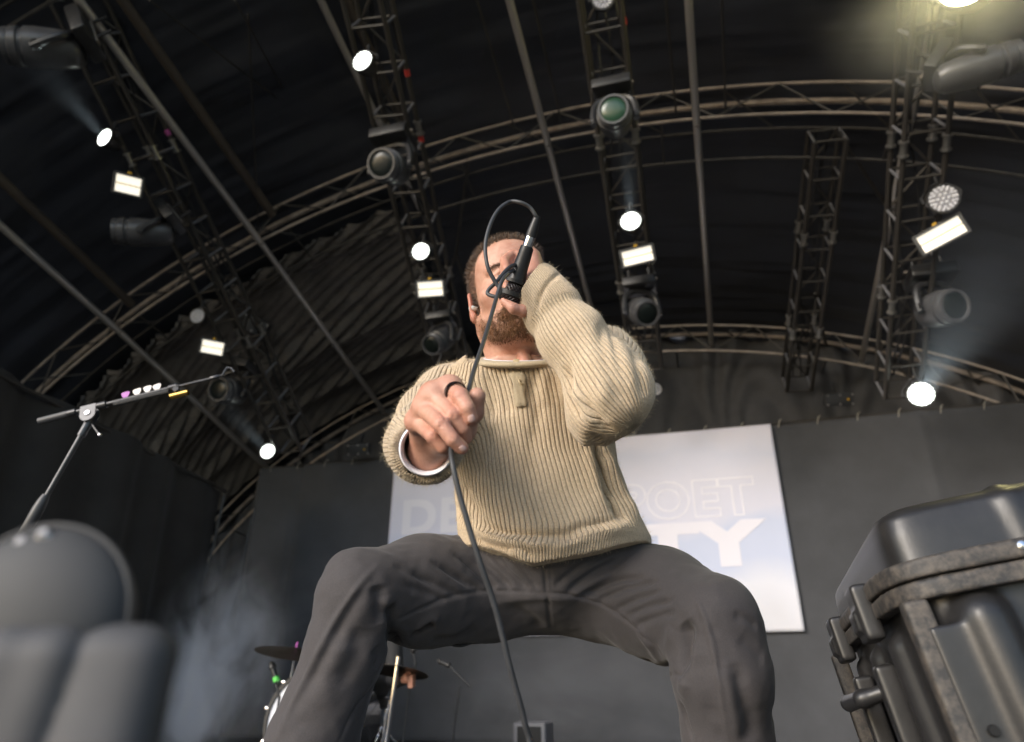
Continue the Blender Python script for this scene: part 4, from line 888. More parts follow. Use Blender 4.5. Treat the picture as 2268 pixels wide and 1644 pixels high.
# eyes
def eye(s):
    c = H2M((s*.031, -.0765, -.002)); f = HR @ np.array([.12, -1, .12]); f = f/np.linalg.norm(f)
    e = MB().lathe([(math.cos(t)*.0138, math.sin(t)*.0138) for t in np.linspace(math.pi, 0, 18)], c, f, 24, cap=False).build('eyeball', mat('eye_white', (.72, .68, .66), .15), None); kid(e)
    i = MB().lathe([(.01335, .0060), (.0139, .0045), (.01405, .0)], c, f, 20, cap=False).build('iris', mat('iris_grey', (.16, .20, .20), .1), None); i.parent = e
    p_ = MB().lathe([(.01395, .0026), (.0143, .0)], c, f, 16, cap=False).build('pupil', mat('pupil_black', (.004, .004, .004), .1), None); p_.parent = e
for s in (-1, 1): eye(s)
# hair, beard, brows: fine strands
def strand_mesh(name, base, dirs, lens, wid, m, bend=None, parent=None, segs=2):
    n = len(base); side = np.cross(dirs, rng.normal(size=(n, 3))); side /= np.linalg.norm(side, axis=1, keepdims=True)+1e-9
    bend = np.zeros((n, 3)) if bend is None else bend
    mid = base+dirs*lens[:, None]*.55+bend*.3; tip = base+dirs*lens[:, None]+bend
    w_ = np.asarray(wid).reshape(-1, 1) if hasattr(wid, '__len__') else wid
    V = np.stack([base-side*w_, base+side*w_, mid+side*w_*.7, mid-side*w_*.7, tip+side*w_*.12, tip-side*w_*.12], 1).reshape(-1, 3)
    i = np.arange(n)[:, None]*6; Qd = np.concatenate([i+np.array([0, 1, 2, 3]), i+np.array([3, 2, 4, 5])])
    o = np_mesh(name, V, Qd, m, parent); o['kind'] = 'stuff'; return o
def scatter(V, Q, wgt, n):
    a = V[Q[:, 0]]; ar = np.linalg.norm(np.cross(V[Q[:, 2]]-a, V[Q[:, 3]]-V[Q[:, 1]]), axis=1)*wgt[Q].mean(1); p = ar/ar.sum(); f = rng.choice(len(Q), n, p=p)
    s, t = rng.random((n, 1)), rng.random((n, 1)); q = Q[f]
    pos = (V[q[:, 0]]*(1-s)+V[q[:, 1]]*s)*(1-t)+(V[q[:, 3]]*(1-s)+V[q[:, 2]]*s)*t; N = vnormals(V, Q); return pos, N[q[:, 0]], f
p_, n_, _ = scatter(headV, hQ, hairm**2, 15000); lh = M2H(p_)
fl = (HR @ np.array([0, .25, .35])); dirs = n_*1.0+fl[None]*.6*(lh[:, 2:3] > .05)+(HR @ np.array([0, .3, -.5]))[None]*(lh[:, 2:3] <= .05)+rng.normal(size=n_.shape)*.28; dirs /= np.linalg.norm(dirs, axis=1, keepdims=True)
ln = np.where(lh[:, 2] > .06, .014, .008)*(.6+.7*rng.random(len(p_))); kid(strand_mesh('hair', p_-n_*.0015, dirs, ln, .00045, M_hair))
p_, n_, _ = scatter(headV, hQ, np.clip(beardm, 0, 1)**1.2, 12000); lb = M2H(p_); dn = (HR @ np.array([0, -.15, -1.0]))[None]
dirs = n_*.55+dn+rng.normal(size=n_.shape)*.25; dirs /= np.linalg.norm(dirs, axis=1, keepdims=True)
ln = np.interp(lb[:, 1], [-.10, -.06, -.02, .01], [.0065, .006, .005, .003])*(.6+.8*rng.random(len(p_)))
kid(strand_mesh('beard', p_-n_*.001, dirs, ln, .0004, M_beard))
for s in (-1, 1):
    bw = np.exp(-(((hV[:, 0]-s*.031)/.016)**2+((hV[:, 2]-.0165-.004*np.sin((np.abs(hV[:, 0])-.015)*90))/.0036)**2+((hV[:, 1]+.09)/.03)**2)); bw[bw < .12] = 0
    p_, n_, _ = scatter(headV, hQ, bw, 420); dirs = n_*.4+(HR @ np.array([s*1.0, .2, .2]))[None]+rng.normal(size=n_.shape)*.2; dirs /= np.linalg.norm(dirs, axis=1, keepdims=True)
    kid(strand_mesh('eyebrow', p_-n_*.0005, dirs, .006*(.6+.6*rng.random(len(p_))), .00032, mat('brow_brown', (.13, .075, .045), .6)))
# earpiece
ec = H2M((-.0815, .0, -.020)); ep = MB().lathe([(-.012, .0035), (-.006, .0055), (0, .0075), (.003, .0068), (.0045, .003)], ec, HR @ np.array([-1, -.35, -.1]), 16).build('earpiece', mat('pearl_plastic', (.7, .78, .76), .2, coat=.6)); kid(ep)
# sweater trims laid on the cloth
swb = BVHTree.FromPolygons([tuple(v) for v in SWEAT[0]], [tuple(q) for q in SWEAT[1]])
def on(bvh, px, py, lift=0.0):
    d = ray_m(px, py); d = d/np.linalg.norm(d); loc, nn, i_, ds = bvh.ray_cast(Vector(EYE), Vector(d))
    if loc is None: return None, None
    if nn.dot(Vector(d)) > 0: nn = -nn
    return np.array(loc)+np.array(nn)*lift, np.array(nn)
def patch(name, corners, m, bvh, nu=12, nv=24, lift=.0095, attr=None, dome=0.0, th=.004):
    (a, b, c, d) = [np.array(q, float) for q in corners]; V, ok = [], True   # a-b top, d-c bottom
    ref = PM(*((a+b+c+d)/4), 1.3)
    for j in range(nv+1):
        for i in range(nu+1):
            s, t = i/nu, j/nv; p = (a*(1-s)+b*s)*(1-t)+(d*(1-s)+c*s)*t
            e = min(s, 1-s)*nu; e2 = min(t, 1-t)*nv; l = lift if (e > .5 and e2 > .5) else -.001
            q, nn = on(bvh, *p, l+dome*math.sin(math.pi*s)*math.sin(math.pi*t)); V.append(q if q is not None else ref)
    V = np.array(V); id_ = np.arange((nu+1)*(nv+1)).reshape(nv+1, nu+1); Qd = np.stack([id_[:-1, :-1], id_[1:, :-1], id_[1:, 1:], id_[:-1, 1:]], -1).reshape(-1, 4)
    V = smooth(V, Qd, 7, .5)
    o = obj_m(name, V, Qd, m, None, {'ribu': V[:, 0]*400, 'ribv': V[:, 2]}); return kid(o)
M_trim = knit_mat('beige_trim', (.40, .30, .17), (.66, .55, .38))
patch('placket', (*c2((968, 100), (1098, 95)), *c2((1112, 425), (1018, 432))), M_trim, swb)
def disc(px, py, r, name='button'):
    p, nn = on(swb, px, py, .0115); 
    o = kid(MB().lathe([(0, r), (.0018, r), (.0026, r*.8), (.0018, r*.62), (.0016, 0)], p, nn, 18).build(name, mat('horn_button', (.50, .40, .24), .3, 0, .3, 200)))
    for k in (-1, 1):
        q = MB().lathe([(.0014, r*.13), (.0026, r*.13)], p+np.cross(nn, [0, 0, 1])*r*.22*k, nn, 8).build('button_hole', M_plastic); q.parent = o
disc(*c2((1038, 248))[0], .0068); 
# neckband and undershirt ring around the neck opening
def ring_on_neck(name, m, r, rx, ry, lift, flat=1.0):
    e1_ = np.array([1., 0, 0]); e2_ = np.cross(NKN/np.linalg.norm(NKN), e1_); nn = NKN/np.linalg.norm(NKN); V, F, pts = [], [], []
    for t in np.linspace(0, 2*math.pi, 60, endpoint=False): pts.append(NKC+nn*lift+e1_*rx*math.sin(t)-e2_*ry*math.cos(t))
    n = 12
    for i, p in enumerate(pts):
        out = p-NKC-nn*lift; out /= np.linalg.norm(out)
        for k in range(n):
            a = 2*math.pi*k/n; V.append(p+out*math.sin(a)*r+nn*math.cos(a)*r*flat)
    for i in range(60):
        for k in range(n): F.append((i*n+k, i*n+(k+1) % n, ((i+1) % 60)*n+(k+1) % n, ((i+1) % 60)*n+k))
    V = np.array(V); ang = np.repeat(np.arange(60)/60, n)
    return kid(obj_m(name, V, np.array(F), m, None, {'ribu': ang*150, 'ribv': V[:, 2]})), pts
nb_o, nb_pts = ring_on_neck('neckband', M_trim, .0165, .0715, .0740, -.009, .42)
ring_on_neck('undershirt', M_cotton, .006, .0625, .0600, -.005, .5)
nbp = min(nb_pts, key=lambda p: p[2])+NKN*.007; b_ = kid(MB().lathe([(0, .0062), (.0016, .0062), (.0022, .005), (.0014, 0)], nbp, NKN+np.array([0, -.4, -.2]), 18).build('button', MATS['horn_button']))
# white shirt cuff inside the reaching sleeve
axp = np.array(axL); cu = MB(); pr = [(-.03, .0335), (.0, .0362), (.016, .0374), (.021, .0368), (.0235, .0350), (.021, .0325), (.012, .0310), (-.03, .0305)]
kid(cu.lathe(pr, wriL+axp*.0, axp, 40, cap=False).build('shirt_cuff', M_cotton))
# nails
hAb = BVHTree.FromPolygons([tuple(v) for v in hAV], [tuple(q) for q in hAQ])
M_nail = mat('fingernail', (.68, .44, .38), .22, 0, coat=.4)
def nail(c, ux, uy):
    c, ux, uy = [np.array(q, float) for q in (c, ux, uy)]; V = []
    for j in range(7):
        for i in range(7):
            s, t = i/3-1, j/3-1; k = math.sqrt(1-.5*min(1, t*t)) if abs(s) > 0 else 1; e = max(abs(s), abs(t)) > .95
            s2, t2 = s*math.sqrt(1-t*t/2), t*math.sqrt(1-s*s/2)
            q, nn = on(hAb, *(c+ux*s2+uy*t2), -.0004 if e else .0006); V.append(q if q is not None else fA[0][3])
    id_ = np.arange(49).reshape(7, 7); Qd = np.stack([id_[:-1, :-1], id_[1:, :-1], id_[1:, 1:], id_[:-1, 1:]], -1).reshape(-1, 4); kid(np_mesh('fingernail', np.array(V), Qd, M_nail))
def c3v(x, y): return np.array(c3((x, y))[0])
nail(c3v(1165, 745), c3v(1225, 720)-c3v(1165, 745), c3v(1185, 810)-c3v(1165, 745)); nail(c3v(1035, 1180), c3v(1075, 1145)-c3v(1035, 1180), c3v(1080, 1215)-c3v(1035, 1180))
# ring on the index finger
ra, rb = fA[0][0], fA[0][1]; rc = ra+(rb-ra)*.55; rd = (rb-ra)/np.linalg.norm(rb-ra)
q = MB(); prof = [(-.0035, .0128), (-.0035, .0142), (.0035, .0142), (.0035, .0128), (-.0035, .0128)]; kid(q.lathe(prof, rc, rd, 36, cap=False).build('finger_ring', mat('black_ring', (.012, .013, .016), .18, .6)))
# loose fibres on the knit
p_, n_, _ = scatter(SWEAT[0], SWEAT[1], np.ones(len(SWEAT[0])), 50000); dirs = n_*.6+rng.normal(size=n_.shape)*.7; dirs /= np.linalg.norm(dirs, axis=1, keepdims=True)
kid(strand_mesh('knit_fuzz', p_, dirs, ( .004+.008*rng.random(len(p_))**2), .00015, mat('beige_fuzz', (.62, .52, .36), .8), bend=rng.normal(size=n_.shape)*.0012))
print('singer', round(time.time()-T0, 1))

# ------------------------------------------------------------------ microphone and cable
def w(p): return m2w(p)
mball, mtail = w(PM(1134, 651, 1.070)), w(PM(1168, 547, 1.030)); md = (mtail-mball).normalized(); ML = (mtail-mball).length
mic = empty('microphone', mball, 'black handheld microphone with dark grille and steel connector held at the mouth', 'microphone'); minv = Matrix.Translation(-mball)
def mk(o): o.matrix_parent_inverse = minv; return o
mk(MB().lathe([(.024, .0180), (.030, .0168), (ML*.5, .0142), (ML*.85, .0128), (ML-.004, .0124), (ML, .0116), (ML-.003, .0102)], mball, md, 30).build('handle', mat('mic_black', (.018, .018, .019), .42, .2, .2, 60), mic))
gr = mk(MB().lathe([(math.cos(t)*.0235, math.sin(t)*.0240) for t in np.linspace(math.pi, .55, 16)], mball, md, 30, cap=False).build('grille', mat('mic_foam', (.02, .006, .006), .8), mic))
wire = mat('grille_wire', (.05, .05, .05), .35, .8); q = MB(); a_ = md.orthogonal().normalized(); b_ = md.cross(a_)
for k in range(22):
    t = 2*math.pi*k/22
    for sgn in (1, -1):
        q.tube([mball+md*math.cos(u)*.0243+(a_*math.cos(t+sgn*u*.9)+b_*math.sin(t+sgn*u*.9))*math.sin(u)*.0248 for u in np.linspace(3.0, .6, 12)], .0006, 4, cap=False)
g2 = mk(q.build('grille_mesh', wire, mic)); g2['kind'] = 'stuff'
mk(MB().lathe([(-.004, .0248), (-.004, .0262), (.004, .0262), (.004, .0248)], mball, md, 30).build('grille_band', M_black, mic))
mk(MB().lathe([(.020, .0205), (.020, .0215), (.026, .0215), (.026, .02)], mball, md, 30).build('collar_ring', M_black, mic))
mk(MB().lathe([(ML-.006, .0092), (ML+.018, .0094), (ML+.020, .0088)], mball, md, 24).build('connector_shell', M_chrome, mic))
mk(MB().lathe([(ML+.018, .0098), (ML+.030, .0096), (ML+.052, .0070), (ML+.058, .0062)], mball, md, 24).build('cable_boot', M_plastic, mic))
mk(MB().lathe([(0, .0028), (.0012, .0026)], mball+md*ML*.8+md.orthogonal()*.0, (w((0, -1, 0))).normalized(), 10).build('screw', M_chrome, mic)).location += Vector((0, 0, 0))
tip = mtail+md*.054
cpts = [tip, w(PM(1186, 478, 1.0)), w(PM(1174, 460, .995)), w(PM(1154, 449, .99)), w(PM(1130, 447, .995)), w(PM(1104, 465, .99)), w(PM(1085, 500, .985)), w(PM(1075, 545, .985)), w(PM(1080, 590, .99)), w(PM(1095, 622, 1.0)), w(PM(1108, 642, 1.005)), w(PM(1103, 656, 1.008)), w(PM(1090, 656, 1.01)), w(PM(1080, 650, 1.012)), w(PM(1084, 640, 1.012)), w(PM(1100, 624, 1.01)), w(PM(1120, 600, 1.015)), w(PM(1136, 588, 1.03)), w(PM(1146, 588, 1.05)), w(PM(1144, 594, 1.06)), w(PM(1128, 604, 1.02)), w(PM(1112, 622, .992)), w(PM(1101, 655, .985)), w(PM(1088, 700, .96)), w(PM(1070, 760, .92)), w(PM(1050, 820, .87)), w(PM(1038, 866, .82)), w(PM(1028, 900, .805)), w(PM(1010, 950, .815)), w(PM(1000, 985, .80)), w(PM(1003, 1030, .785)), w(PM(1022, 1110, .79)), w(PM(1058, 1230, .80)), w(PM(1098, 1350, .82)), w(PM(1130, 1480, .84)), w(PM(1162, 1600, .86)), w(PM(1185, 1720, .87)), w((.06, .88, .30)), w((.10, .80, .05)), w((.3, .78, .012)), w((.7, 1.1, .012)), w((1.2, 2.0, .012))]
cb = MB().tube(crom(cpts, 8), .0035, 12).build('microphone_cable', mat('cable_rubber', (.042, .043, .046), .5, 0, .2, 40))
tag(cb, 'dark rubber microphone cable looping over the head and down through the hand', 'cable')
tpb = crom(cpts, 8)[4*8:4*8+3]; MB().tube(tpb, .0039, 10).build('cable_tape', M_plastic, cb)
# low riser under the singer's feet
rs = empty('stage_riser', w((-.02, 1.3, 0)), 'low black riser box the singer stands on', 'riser'); ri = Matrix.Translation(-rs.location)
o = MB().box(w((-.02, 1.32, RISER/2-.01)), (1.1, .72, RISER-.02), Matrix.Rotation(YAW, 3, 'Z'), .01).build('riser_body', M_plastic, rs); o.matrix_parent_inverse = ri
o = MB().box(w((-.02, 1.32, RISER-.008)), (1.12, .74, .016), Matrix.Rotation(YAW, 3, 'Z'), .004).build('riser_top', MATS['stage_deck'], rs); o.matrix_parent_inverse = ri

# radio pack lead showing under the thigh
kid(MB().tube(crom([PM(985, 1418, 1.40), PM(1000, 1428, 1.40), PM(1025, 1430, 1.40), PM(1058, 1418, 1.41)], 8), .0028, 6).build('pack_lead', M_plastic))
# ------------------------------------------------------------------ boom stand with picks and slide
c7 = cvt((50, 880), 2144/600); BY = 2.2
def q7(x, y, d=BY): return m2w(PM(*c7((x, y))[0], d))
M_stand = mat('stand_black_chrome', (.07, .07, .073), .36, .6, .2, 30)
top = q7(600, 650); low = q7(230, 1300); dn = (low-top).normalized(); foot = top+dn*((top.z-.03)/-dn.z)
bs = empty('boom_stand', (foot.x, foot.y, 0), 'dark microphone boom stand carrying guitar picks and a brass slide', 'microphone stand'); bi = Matrix.Translation(-Vector((foot.x, foot.y, 0)))
def bk(o): o.matrix_parent_inverse = bi; return o
bk(MB().tube([foot, top], .0085, 14).build('pole', M_stand, bs)); bk(MB().tube([q7(110, 1480), foot], .0125, 14).build('lower_pole', M_stand, bs))
cl = bk(MB().lathe([(-.14, .0125), (-.135, .0165), (-.03, .0185), (.0, .016), (.02, .0115)], q7(205, 1330), -dn, 18).build('clutch', mat('clutch_rubber', (.05, .05, .052), .45), bs))
bk(MB().lathe([(-.03, .011), (-.03, .0135), (.02, .0135), (.03, .010)], q7(585, 680), -dn, 16).build('top_collar', M_stand, bs))
bd_ = (q7(1800, 212)-q7(170, 620)).normalized(); nrm = m2w((0, -1, .2)).normalized(); upb = bd_.cross(nrm).normalized()
bk(MB().tube([q7(420, 558), q7(1420, 305)], .0078, 12).build('boom', M_stand, bs)); bk(MB().tube([q7(1400, 312), q7(1730, 232)], .0048, 10).build('boom_rod', M_stand, bs))
bk(MB().tube([q7(170, 622), q7(425, 556)], .0125, 14).build('counterweight', mat('grip_rubber', (.07, .07, .072), .5), bs))
for x_, y_, r_ in ((465, 545, .0125), (735, 478, .0130), (1370, 316, .0110), (1740, 228, .0075)): bk(MB().lathe([(-.016, r_*.8), (-.014, r_), (.014, r_), (.016, r_*.8)], q7(x_, y_), bd_, 14).build('boom_collar', M_stand, bs))
pl = q7(625, 570); out = [(.026*math.cos(t), -.004+.026*math.sin(t)) for t in np.linspace(math.pi, 2*math.pi, 12)]+[(.026, .034), (-.026, .034)]
bk(MB().prism(out, pl+nrm*.012, bd_, -upb if upb.z < 0 else upb, .006).build('swivel_plate', M_stand, bs)); bk(MB().prism(out, pl-nrm*.016, bd_, -upb if upb.z < 0 else upb, .006).build('swivel_plate', M_stand, bs))
bk(MB().lathe([(-.02, .007), (.016, .007), (.018, .010), (.022, .009)], pl, nrm, 16).build('swivel_bolt', M_chrome, bs))
bk(MB().tube([q7(640, 640), q7(705, 735)], .0038, 8).build('swivel_handle', M_stand, bs)); bk(MB().lathe([(-.006, .004), (0, .0075), (.006, .004)], q7(712, 742), nrm, 10).build('handle_knob', M_chrome, bs))
bk(MB().tube([q7(840, 470), q7(1330, 352)], .0085, 8).build('pick_holder', mat('holder_rubber', (.03, .03, .03), .6), bs)); bk(MB().lathe([(-.012, .010), (.012, .010)], q7(1400, 345), nrm, 14).build('boom_knob', M_plastic, bs))
bk(MB().tube([q7(1730, 232), q7(1810, 208), q7(1830, 170), q7(1850, 140), q7(1890, 148), q7(1915, 182)], .0045, 8).build('mic_clip', M_stand, bs))
for k in range(3):
    a_ = k*2.1+.4; bk(MB().tube([Vector((foot.x, foot.y, .16)), Vector((foot.x+.3*math.cos(a_), foot.y+.3*math.sin(a_), .012))], .009, 8).build('leg', M_stand, bs))
def pick(x, y, m, label, tl):
    c = q7(x, y); o2 = [(-.0145, .010), (-.010, .0138), (0, .015), (.010, .0138), (.0145, .010), (.012, -.001), (.006, -.012), (0, -.016), (-.006, -.012), (-.012, -.001)]
    up = upb if upb.z > 0 else -upb; ux = bd_*math.cos(tl)+up*math.sin(tl); uy = up*math.cos(tl)-bd_*math.sin(tl)
    o = MB().prism(o2, c, ux, uy, .0012).build('guitar_pick', m); tag(o, label, 'guitar pick', 'guitar picks on the boom stand')
    return o
pick(943, 388, mat('purple_celluloid', (.34, .05, .36), .35), 'purple guitar pick stuck in the boom stand holder', .0)
M_wp = mat('ivory_celluloid', (.78, .72, .66), .35)
pick(1047, 360, M_wp, 'white guitar pick next to the purple one', .1); pick(1140, 335, M_wp, 'white guitar pick between two other white ones', .05); pick(1225, 318, M_wp, 'white guitar pick closest to the brass slide', .12)
sl = MB().lathe([(-.030, .0085), (-.030, .0112), (.030, .0112), (.030, .0085), (-.029, .0085)], q7(1425, 380), bd_, 24, cap=False).build('guitar_slide', mat('brass', (.75, .48, .14), .22, 1.0)); tag(sl, 'short brass guitar slide hooked under the boom', 'guitar slide')

# ------------------------------------------------------------------ hard equipment case
e3 = np.array([.13, -.10, -.98]); e3 /= np.linalg.norm(e3); e1 = np.array([.95, -.30, .0]); e1 -= e3*(e1@e3); e1 /= np.linalg.norm(e1); e2 = np.cross(-e3, e1)
if e2[1] < 0: e2 = -e2
CA = PM(1962, 1292, .80); CL = lambda v: m2w(CA+e1*v[0]+e2*v[1]-e3*v[2])        # local: along face, along side, up; origin at the near corner on the lid joint
cf = CL((.2, .3, -.70)); case = empty('equipment_case', (cf.x, cf.y, 0), 'scuffed black plastic hard case with ribs and latches', 'hard case'); ci = Matrix.Translation(-Vector((cf.x, cf.y, 0)))
def scuffed():
    m = mat('case_plastic', (.019, .0185, .019), .38, 0, .25, 25, .12, 220); 
    m2 = bpy.data.materials.new('case_scuffed'); m2.use_nodes = True; n = m2.node_tree; b = n.nodes['Principled BSDF']; tc = n.nodes.new('ShaderNodeTexCoord')
    no = n.nodes.new('ShaderNodeTexNoise'); no.inputs['Scale'].default_value = 60; no.inputs['Detail'].default_value = 9; no.inputs['Roughness'].default_value = .75; n.links.new(tc.outputs['Object'], no.inputs['Vector'])
    cr = n.nodes.new('ShaderNodeValToRGB'); cr.color_ramp.elements[0].position = .42; cr.color_ramp.elements[0].color = (.026, .025, .025, 1); cr.color_ramp.elements[1].position = .70; cr.color_ramp.elements[1].color = (.125, .105, .085, 1)
    n.links.new(no.outputs[0], cr.inputs[0]); n.links.new(cr.outputs[0], b.inputs['Base Color']); b.inputs['Roughness'].default_value = .6
    bp = n.nodes.new('ShaderNodeBump'); bp.inputs['Strength'].default_value = .5; bp.inputs['Distance'].default_value = .001; n.links.new(no.outputs[0], bp.inputs['Height']); n.links.new(bp.outputs[0], b.inputs['Normal'])
    return m, m2
M_case, M_scuff = scuffed()
def case_part(name, fn, lo, hi, m, h=.004, sm=1):
    S = SDF(lo, hi, h); fn(S); v_, q_ = S.mesh(); v_ = smooth(v_, q_, sm); W = CA+v_[:, :1]*e1+v_[:, 1:2]*e2-v_[:, 2:]*e3
    c_, s_ = math.cos(YAW), math.sin(YAW); W = np.stack([W[:, 0]*c_-W[:, 1]*s_, W[:, 0]*s_+W[:, 1]*c_, W[:, 2]], -1)
    o = np_mesh(name, W, q_, m, case); o.matrix_parent_inverse = ci; return o
LX, LY = .42, .62
def f_body(S):
    S.loft([(-.70, LX/2, LY/2, LX/2-.026, LY/2-.026), (-.01, LX/2, LY/2, LX/2-.020, LY/2-.020)], 0, '+', 9)
    for u in (.085, .20, .315): S.cone((u, .022, -.05), (u, .022, -.68), .026, .026, .012)
    for v_ in (.14, .30, .46): S.cone((.022, v_, -.06), (.022, v_, -.68), .020, .020, .010)
    S.rbox((.05, .016, -.2), (.026, .008, .15), .004, .003)
case_part('case_body', f_body, (-.03, -.03, -.72), (.47, .67, .0), M_case, .0048)
def f_lid(S):
    S.loft([(-.005, LX/2, LY/2, LX/2-.016, LY/2-.016), (.055, LX/2, LY/2, LX/2-.019, LY/2-.019), (.074, LX/2, LY/2, LX/2-.022, LY/2-.022), (.083, LX/2, LY/2, LX/2-.029, LY/2-.029), (.088, LX/2, LY/2, LX/2-.042, LY/2-.042)], 0, '+', 14)
    for u in (.165, .30): S.cone((u, .03, .0), (u, .032, .065), .016, .016, .01); S.cone((u, .05, .080), (u, .5, .080), .014, .014, .008)
case_part('case_lid', f_lid, (-.03, -.03, -.01), (.47, .67, .16), M_case, .004)
for nm, z0, gr in (('lid_flange', .0108, .002), ('body_flange', -.0118, .0)):
    def f_fl(S, z0=z0, gr=gr): S.loft([(z0-.0105, LX/2, LY/2, LX/2+gr, LY/2+gr), (z0+.0105, LX/2, LY/2, LX/2+gr, LY/2+gr)], 0, '+', 8)
    case_part(nm, f_fl, (-.02, -.02, z0-.02), (.45, .65, z0+.02), M_scuff, .0034, 0)
case_part('corner_rail', lambda S: S.rbox((.024, .024, -.34), (.014, .014, .32), .005, 0), (-.01, -.01, -.68), (.06, .06, .0), M_scuff, .003)
case_part('corner_rail', lambda S: S.rbox((.0, LY-.012, -.34), (.013, .013, .32), .004, 0), (-.03, LY-.05, -.68), (.04, LY+.02, .0), M_scuff, .0035)
for u in (.20, .36):
    la = case_part('latch', lambda S, u=u: (S.rbox((u, -.008, -.002), (.026, .011, .024), .005, 0), S.rbox((u, -.014, -.012), (.019, .010, .012), .004, .003)), (u-.04, -.04, -.04), (u+.04, .02, .04), M_case, .0025)
for v_ in (.16, .46): case_part('latch', lambda S, v_=v_: (S.rbox((-.006, v_, -.01), (.012, .030, .035), .005, 0), S.rbox((-.014, v_, -.02), (.010, .022, .014), .004, .003)), (-.05, v_-.05, -.07), (.03, v_+.05, .04), M_case, .003)
case_part('handle', lambda S: S.chain([np.array(p) for p in ((.0, .22, -.10), (-.035, .23, -.105), (-.035, .39, -.105), (.0, .40, -.10))], [.010, .011, .011, .010], .006), (-.06, .18, -.14), (.03, .44, -.07), M_case, .003)
for v_ in (.20, .42): case_part('handle_mount', lambda S, v_=v_: S.rbox((.0, v_, -.13), (.014, .014, .06), .004, 0), (-.03, v_-.03, -.22), (.03, v_+.03, -.04), M_case, .003)
o = MB().lathe([(0, .006), (.004, .005)], CL((.045, .0065, -.155)), m2w(-e2), 14).build('vent_hole', mat('pure_black', (.003, .003, .003), .8), case); o.matrix_parent_inverse = ci
o = MB().lathe([(0, .005), (.003, .0045), (.004, .0)], CL((.145, -.001, .012)), m2w(-e2), 14).build('rivet', M_chrome, case); o.matrix_parent_inverse = ci

# ------------------------------------------------------------------ rounded grey lamp right at the stage lip
def grey_lamp():
    c0 = PM(140, 1500, .30); root = empty('floor_lamp', (m2w(c0).x, m2w(c0).y, 0), 'rounded grey plastic stage lamp on a short post, close to the lip', 'stage lamp'); iv = Matrix.Translation(-Vector((m2w(c0).x, m2w(c0).y, 0)))
    m = mat('lamp_grey_plastic', (.062, .062, .066), .7, 0, .12, 20); m_d = mat('lamp_dark_plastic', (.050, .050, .051), .7, 0, .1, 20)
    def put(name, fn, lo, hi, mm, h=.0016):
        S = SDF(lo, hi, h); fn(S); v_, q_ = S.mesh(); v_ = smooth(v_, q_, 2); c_, s_ = math.cos(YAW), math.sin(YAW)
        o = np_mesh(name, np.stack([v_[:, 0]*c_-v_[:, 1]*s_, v_[:, 0]*s_+v_[:, 1]*c_, v_[:, 2]], -1), q_, mm, root); o.matrix_parent_inverse = iv; return o
    s = .31/1512
    a1, b1 = PM(279, 1458, .30), PM(186, 1800, .30); a2_, b2_ = PM(92, 1458, .295), PM(-22, 1780, .30); dc = PM(82, 1378, .335)
    ox_ = np.array([.0075, 0, 0])
    def body(S): S.chain([a1+ox_, b1+ox_], [60*s, 68*s], 0); S.chain([a1-ox_, b1-ox_], [60*s, 68*s], .012); S.chain([a2_+ox_, b2_+ox_], [60*s, 68*s], .0008); S.chain([a2_-ox_*1.6, b2_-ox_*1.6], [60*s, 68*s], .012); S.cone((a1+b1)/2+np.array([-.018, .022, 0]), (a2_+b2_)/2+np.array([.0, .03, -.01]), .024, .024, .004)
    allp = np.array([a1, b1, a2_, b2_]); put('lamp_body', body, allp.min(0)-.035, allp.max(0)+np.array([.035, .06, .035]), m)
    def dome(S): S.ell(dc, (.0435, .022, .0435), 0)
    put('lamp_dome', dome, dc-.06, dc+.06, m_d)
    rim = [dc+np.array([.0438*math.cos(t), -.004, .0438*math.sin(t)]) for t in np.linspace(0, 2*math.pi, 49)]
    o = MB().tube([m2w(p) for p in rim], .0014, 8).build('dome_rim', m_d, root); o.matrix_parent_inverse = iv
    for px_, py_ in ((100, 1186), (50, 1205)): o = MB().lathe([(-.002, .004), (.001, .004), (.003, .002)], m2w(PM(px_, py_, .325)), m2w((0, -1, .5)), 12).build('screw', M_alu, root); o.matrix_parent_inverse = iv
    lo_ = m2w((b1+b2_)/2); o = MB().tube([lo_, Vector((lo_.x, lo_.y, .02))], .014, 12).build('post', M_black, root); o.matrix_parent_inverse = iv
    o = MB().lathe([(0, .09), (.012, .088), (.018, .02)], Vector((lo_.x, lo_.y, 0)), (0, 0, 1), 28).build('base_plate', M_black, root); o.matrix_parent_inverse = iv
grey_lamp()

# ------------------------------------------------------------------ drum kit, drummer, stands behind the legs
DY = 4.3; kz = .12
dr = MB().box((P(760, 1629, 4.9).x, 5.0, kz/2), (2.4, 2.2, kz), None, .01).build('drum_riser', MATS['stage_deck']); tag(dr, 'low black platform under the drum kit', 'riser')
c6b = cvt((600, 1560), 2268/700)
def qd(x, y, Y=DY): return P(*c6b((x, y))[0], Y)
bc = P(668, 1632, DY); br = .285; bc.z = kz+br+.01
kick = empty('bass_drum', (bc.x, bc.y, kz), 'bass drum with white front head and black hoop', 'drum'); ki = Matrix.Translation(-Vector((bc.x, bc.y, kz)))
def kk(o): o.matrix_parent_inverse = ki; return o
fd = Vector((-.12, -1, .0)).normalized(); M_shell = mat('drum_shell', (.03, .03, .032), .2, 0, coat=.6)
kk(MB().lathe([(-.45, br), (-.02, br)], bc, fd, 48, cap=False).build('shell', M_shell, kick)); hd_ = kk(MB().lathe([(-.012, br*.99), (.002, br*.985), (.004, br*.5), (.004, .001)], bc, fd, 48).build('drum_head', mat('white_drum_head', (.62, .64, .70), .35), kick))
kk(MB().lathe([(-.03, br+.002), (-.03, br+.016), (.014, br+.016), (.014, br-.008), (-.0, br-.008)], bc, fd, 48, cap=False).build('hoop', M_black, kick))
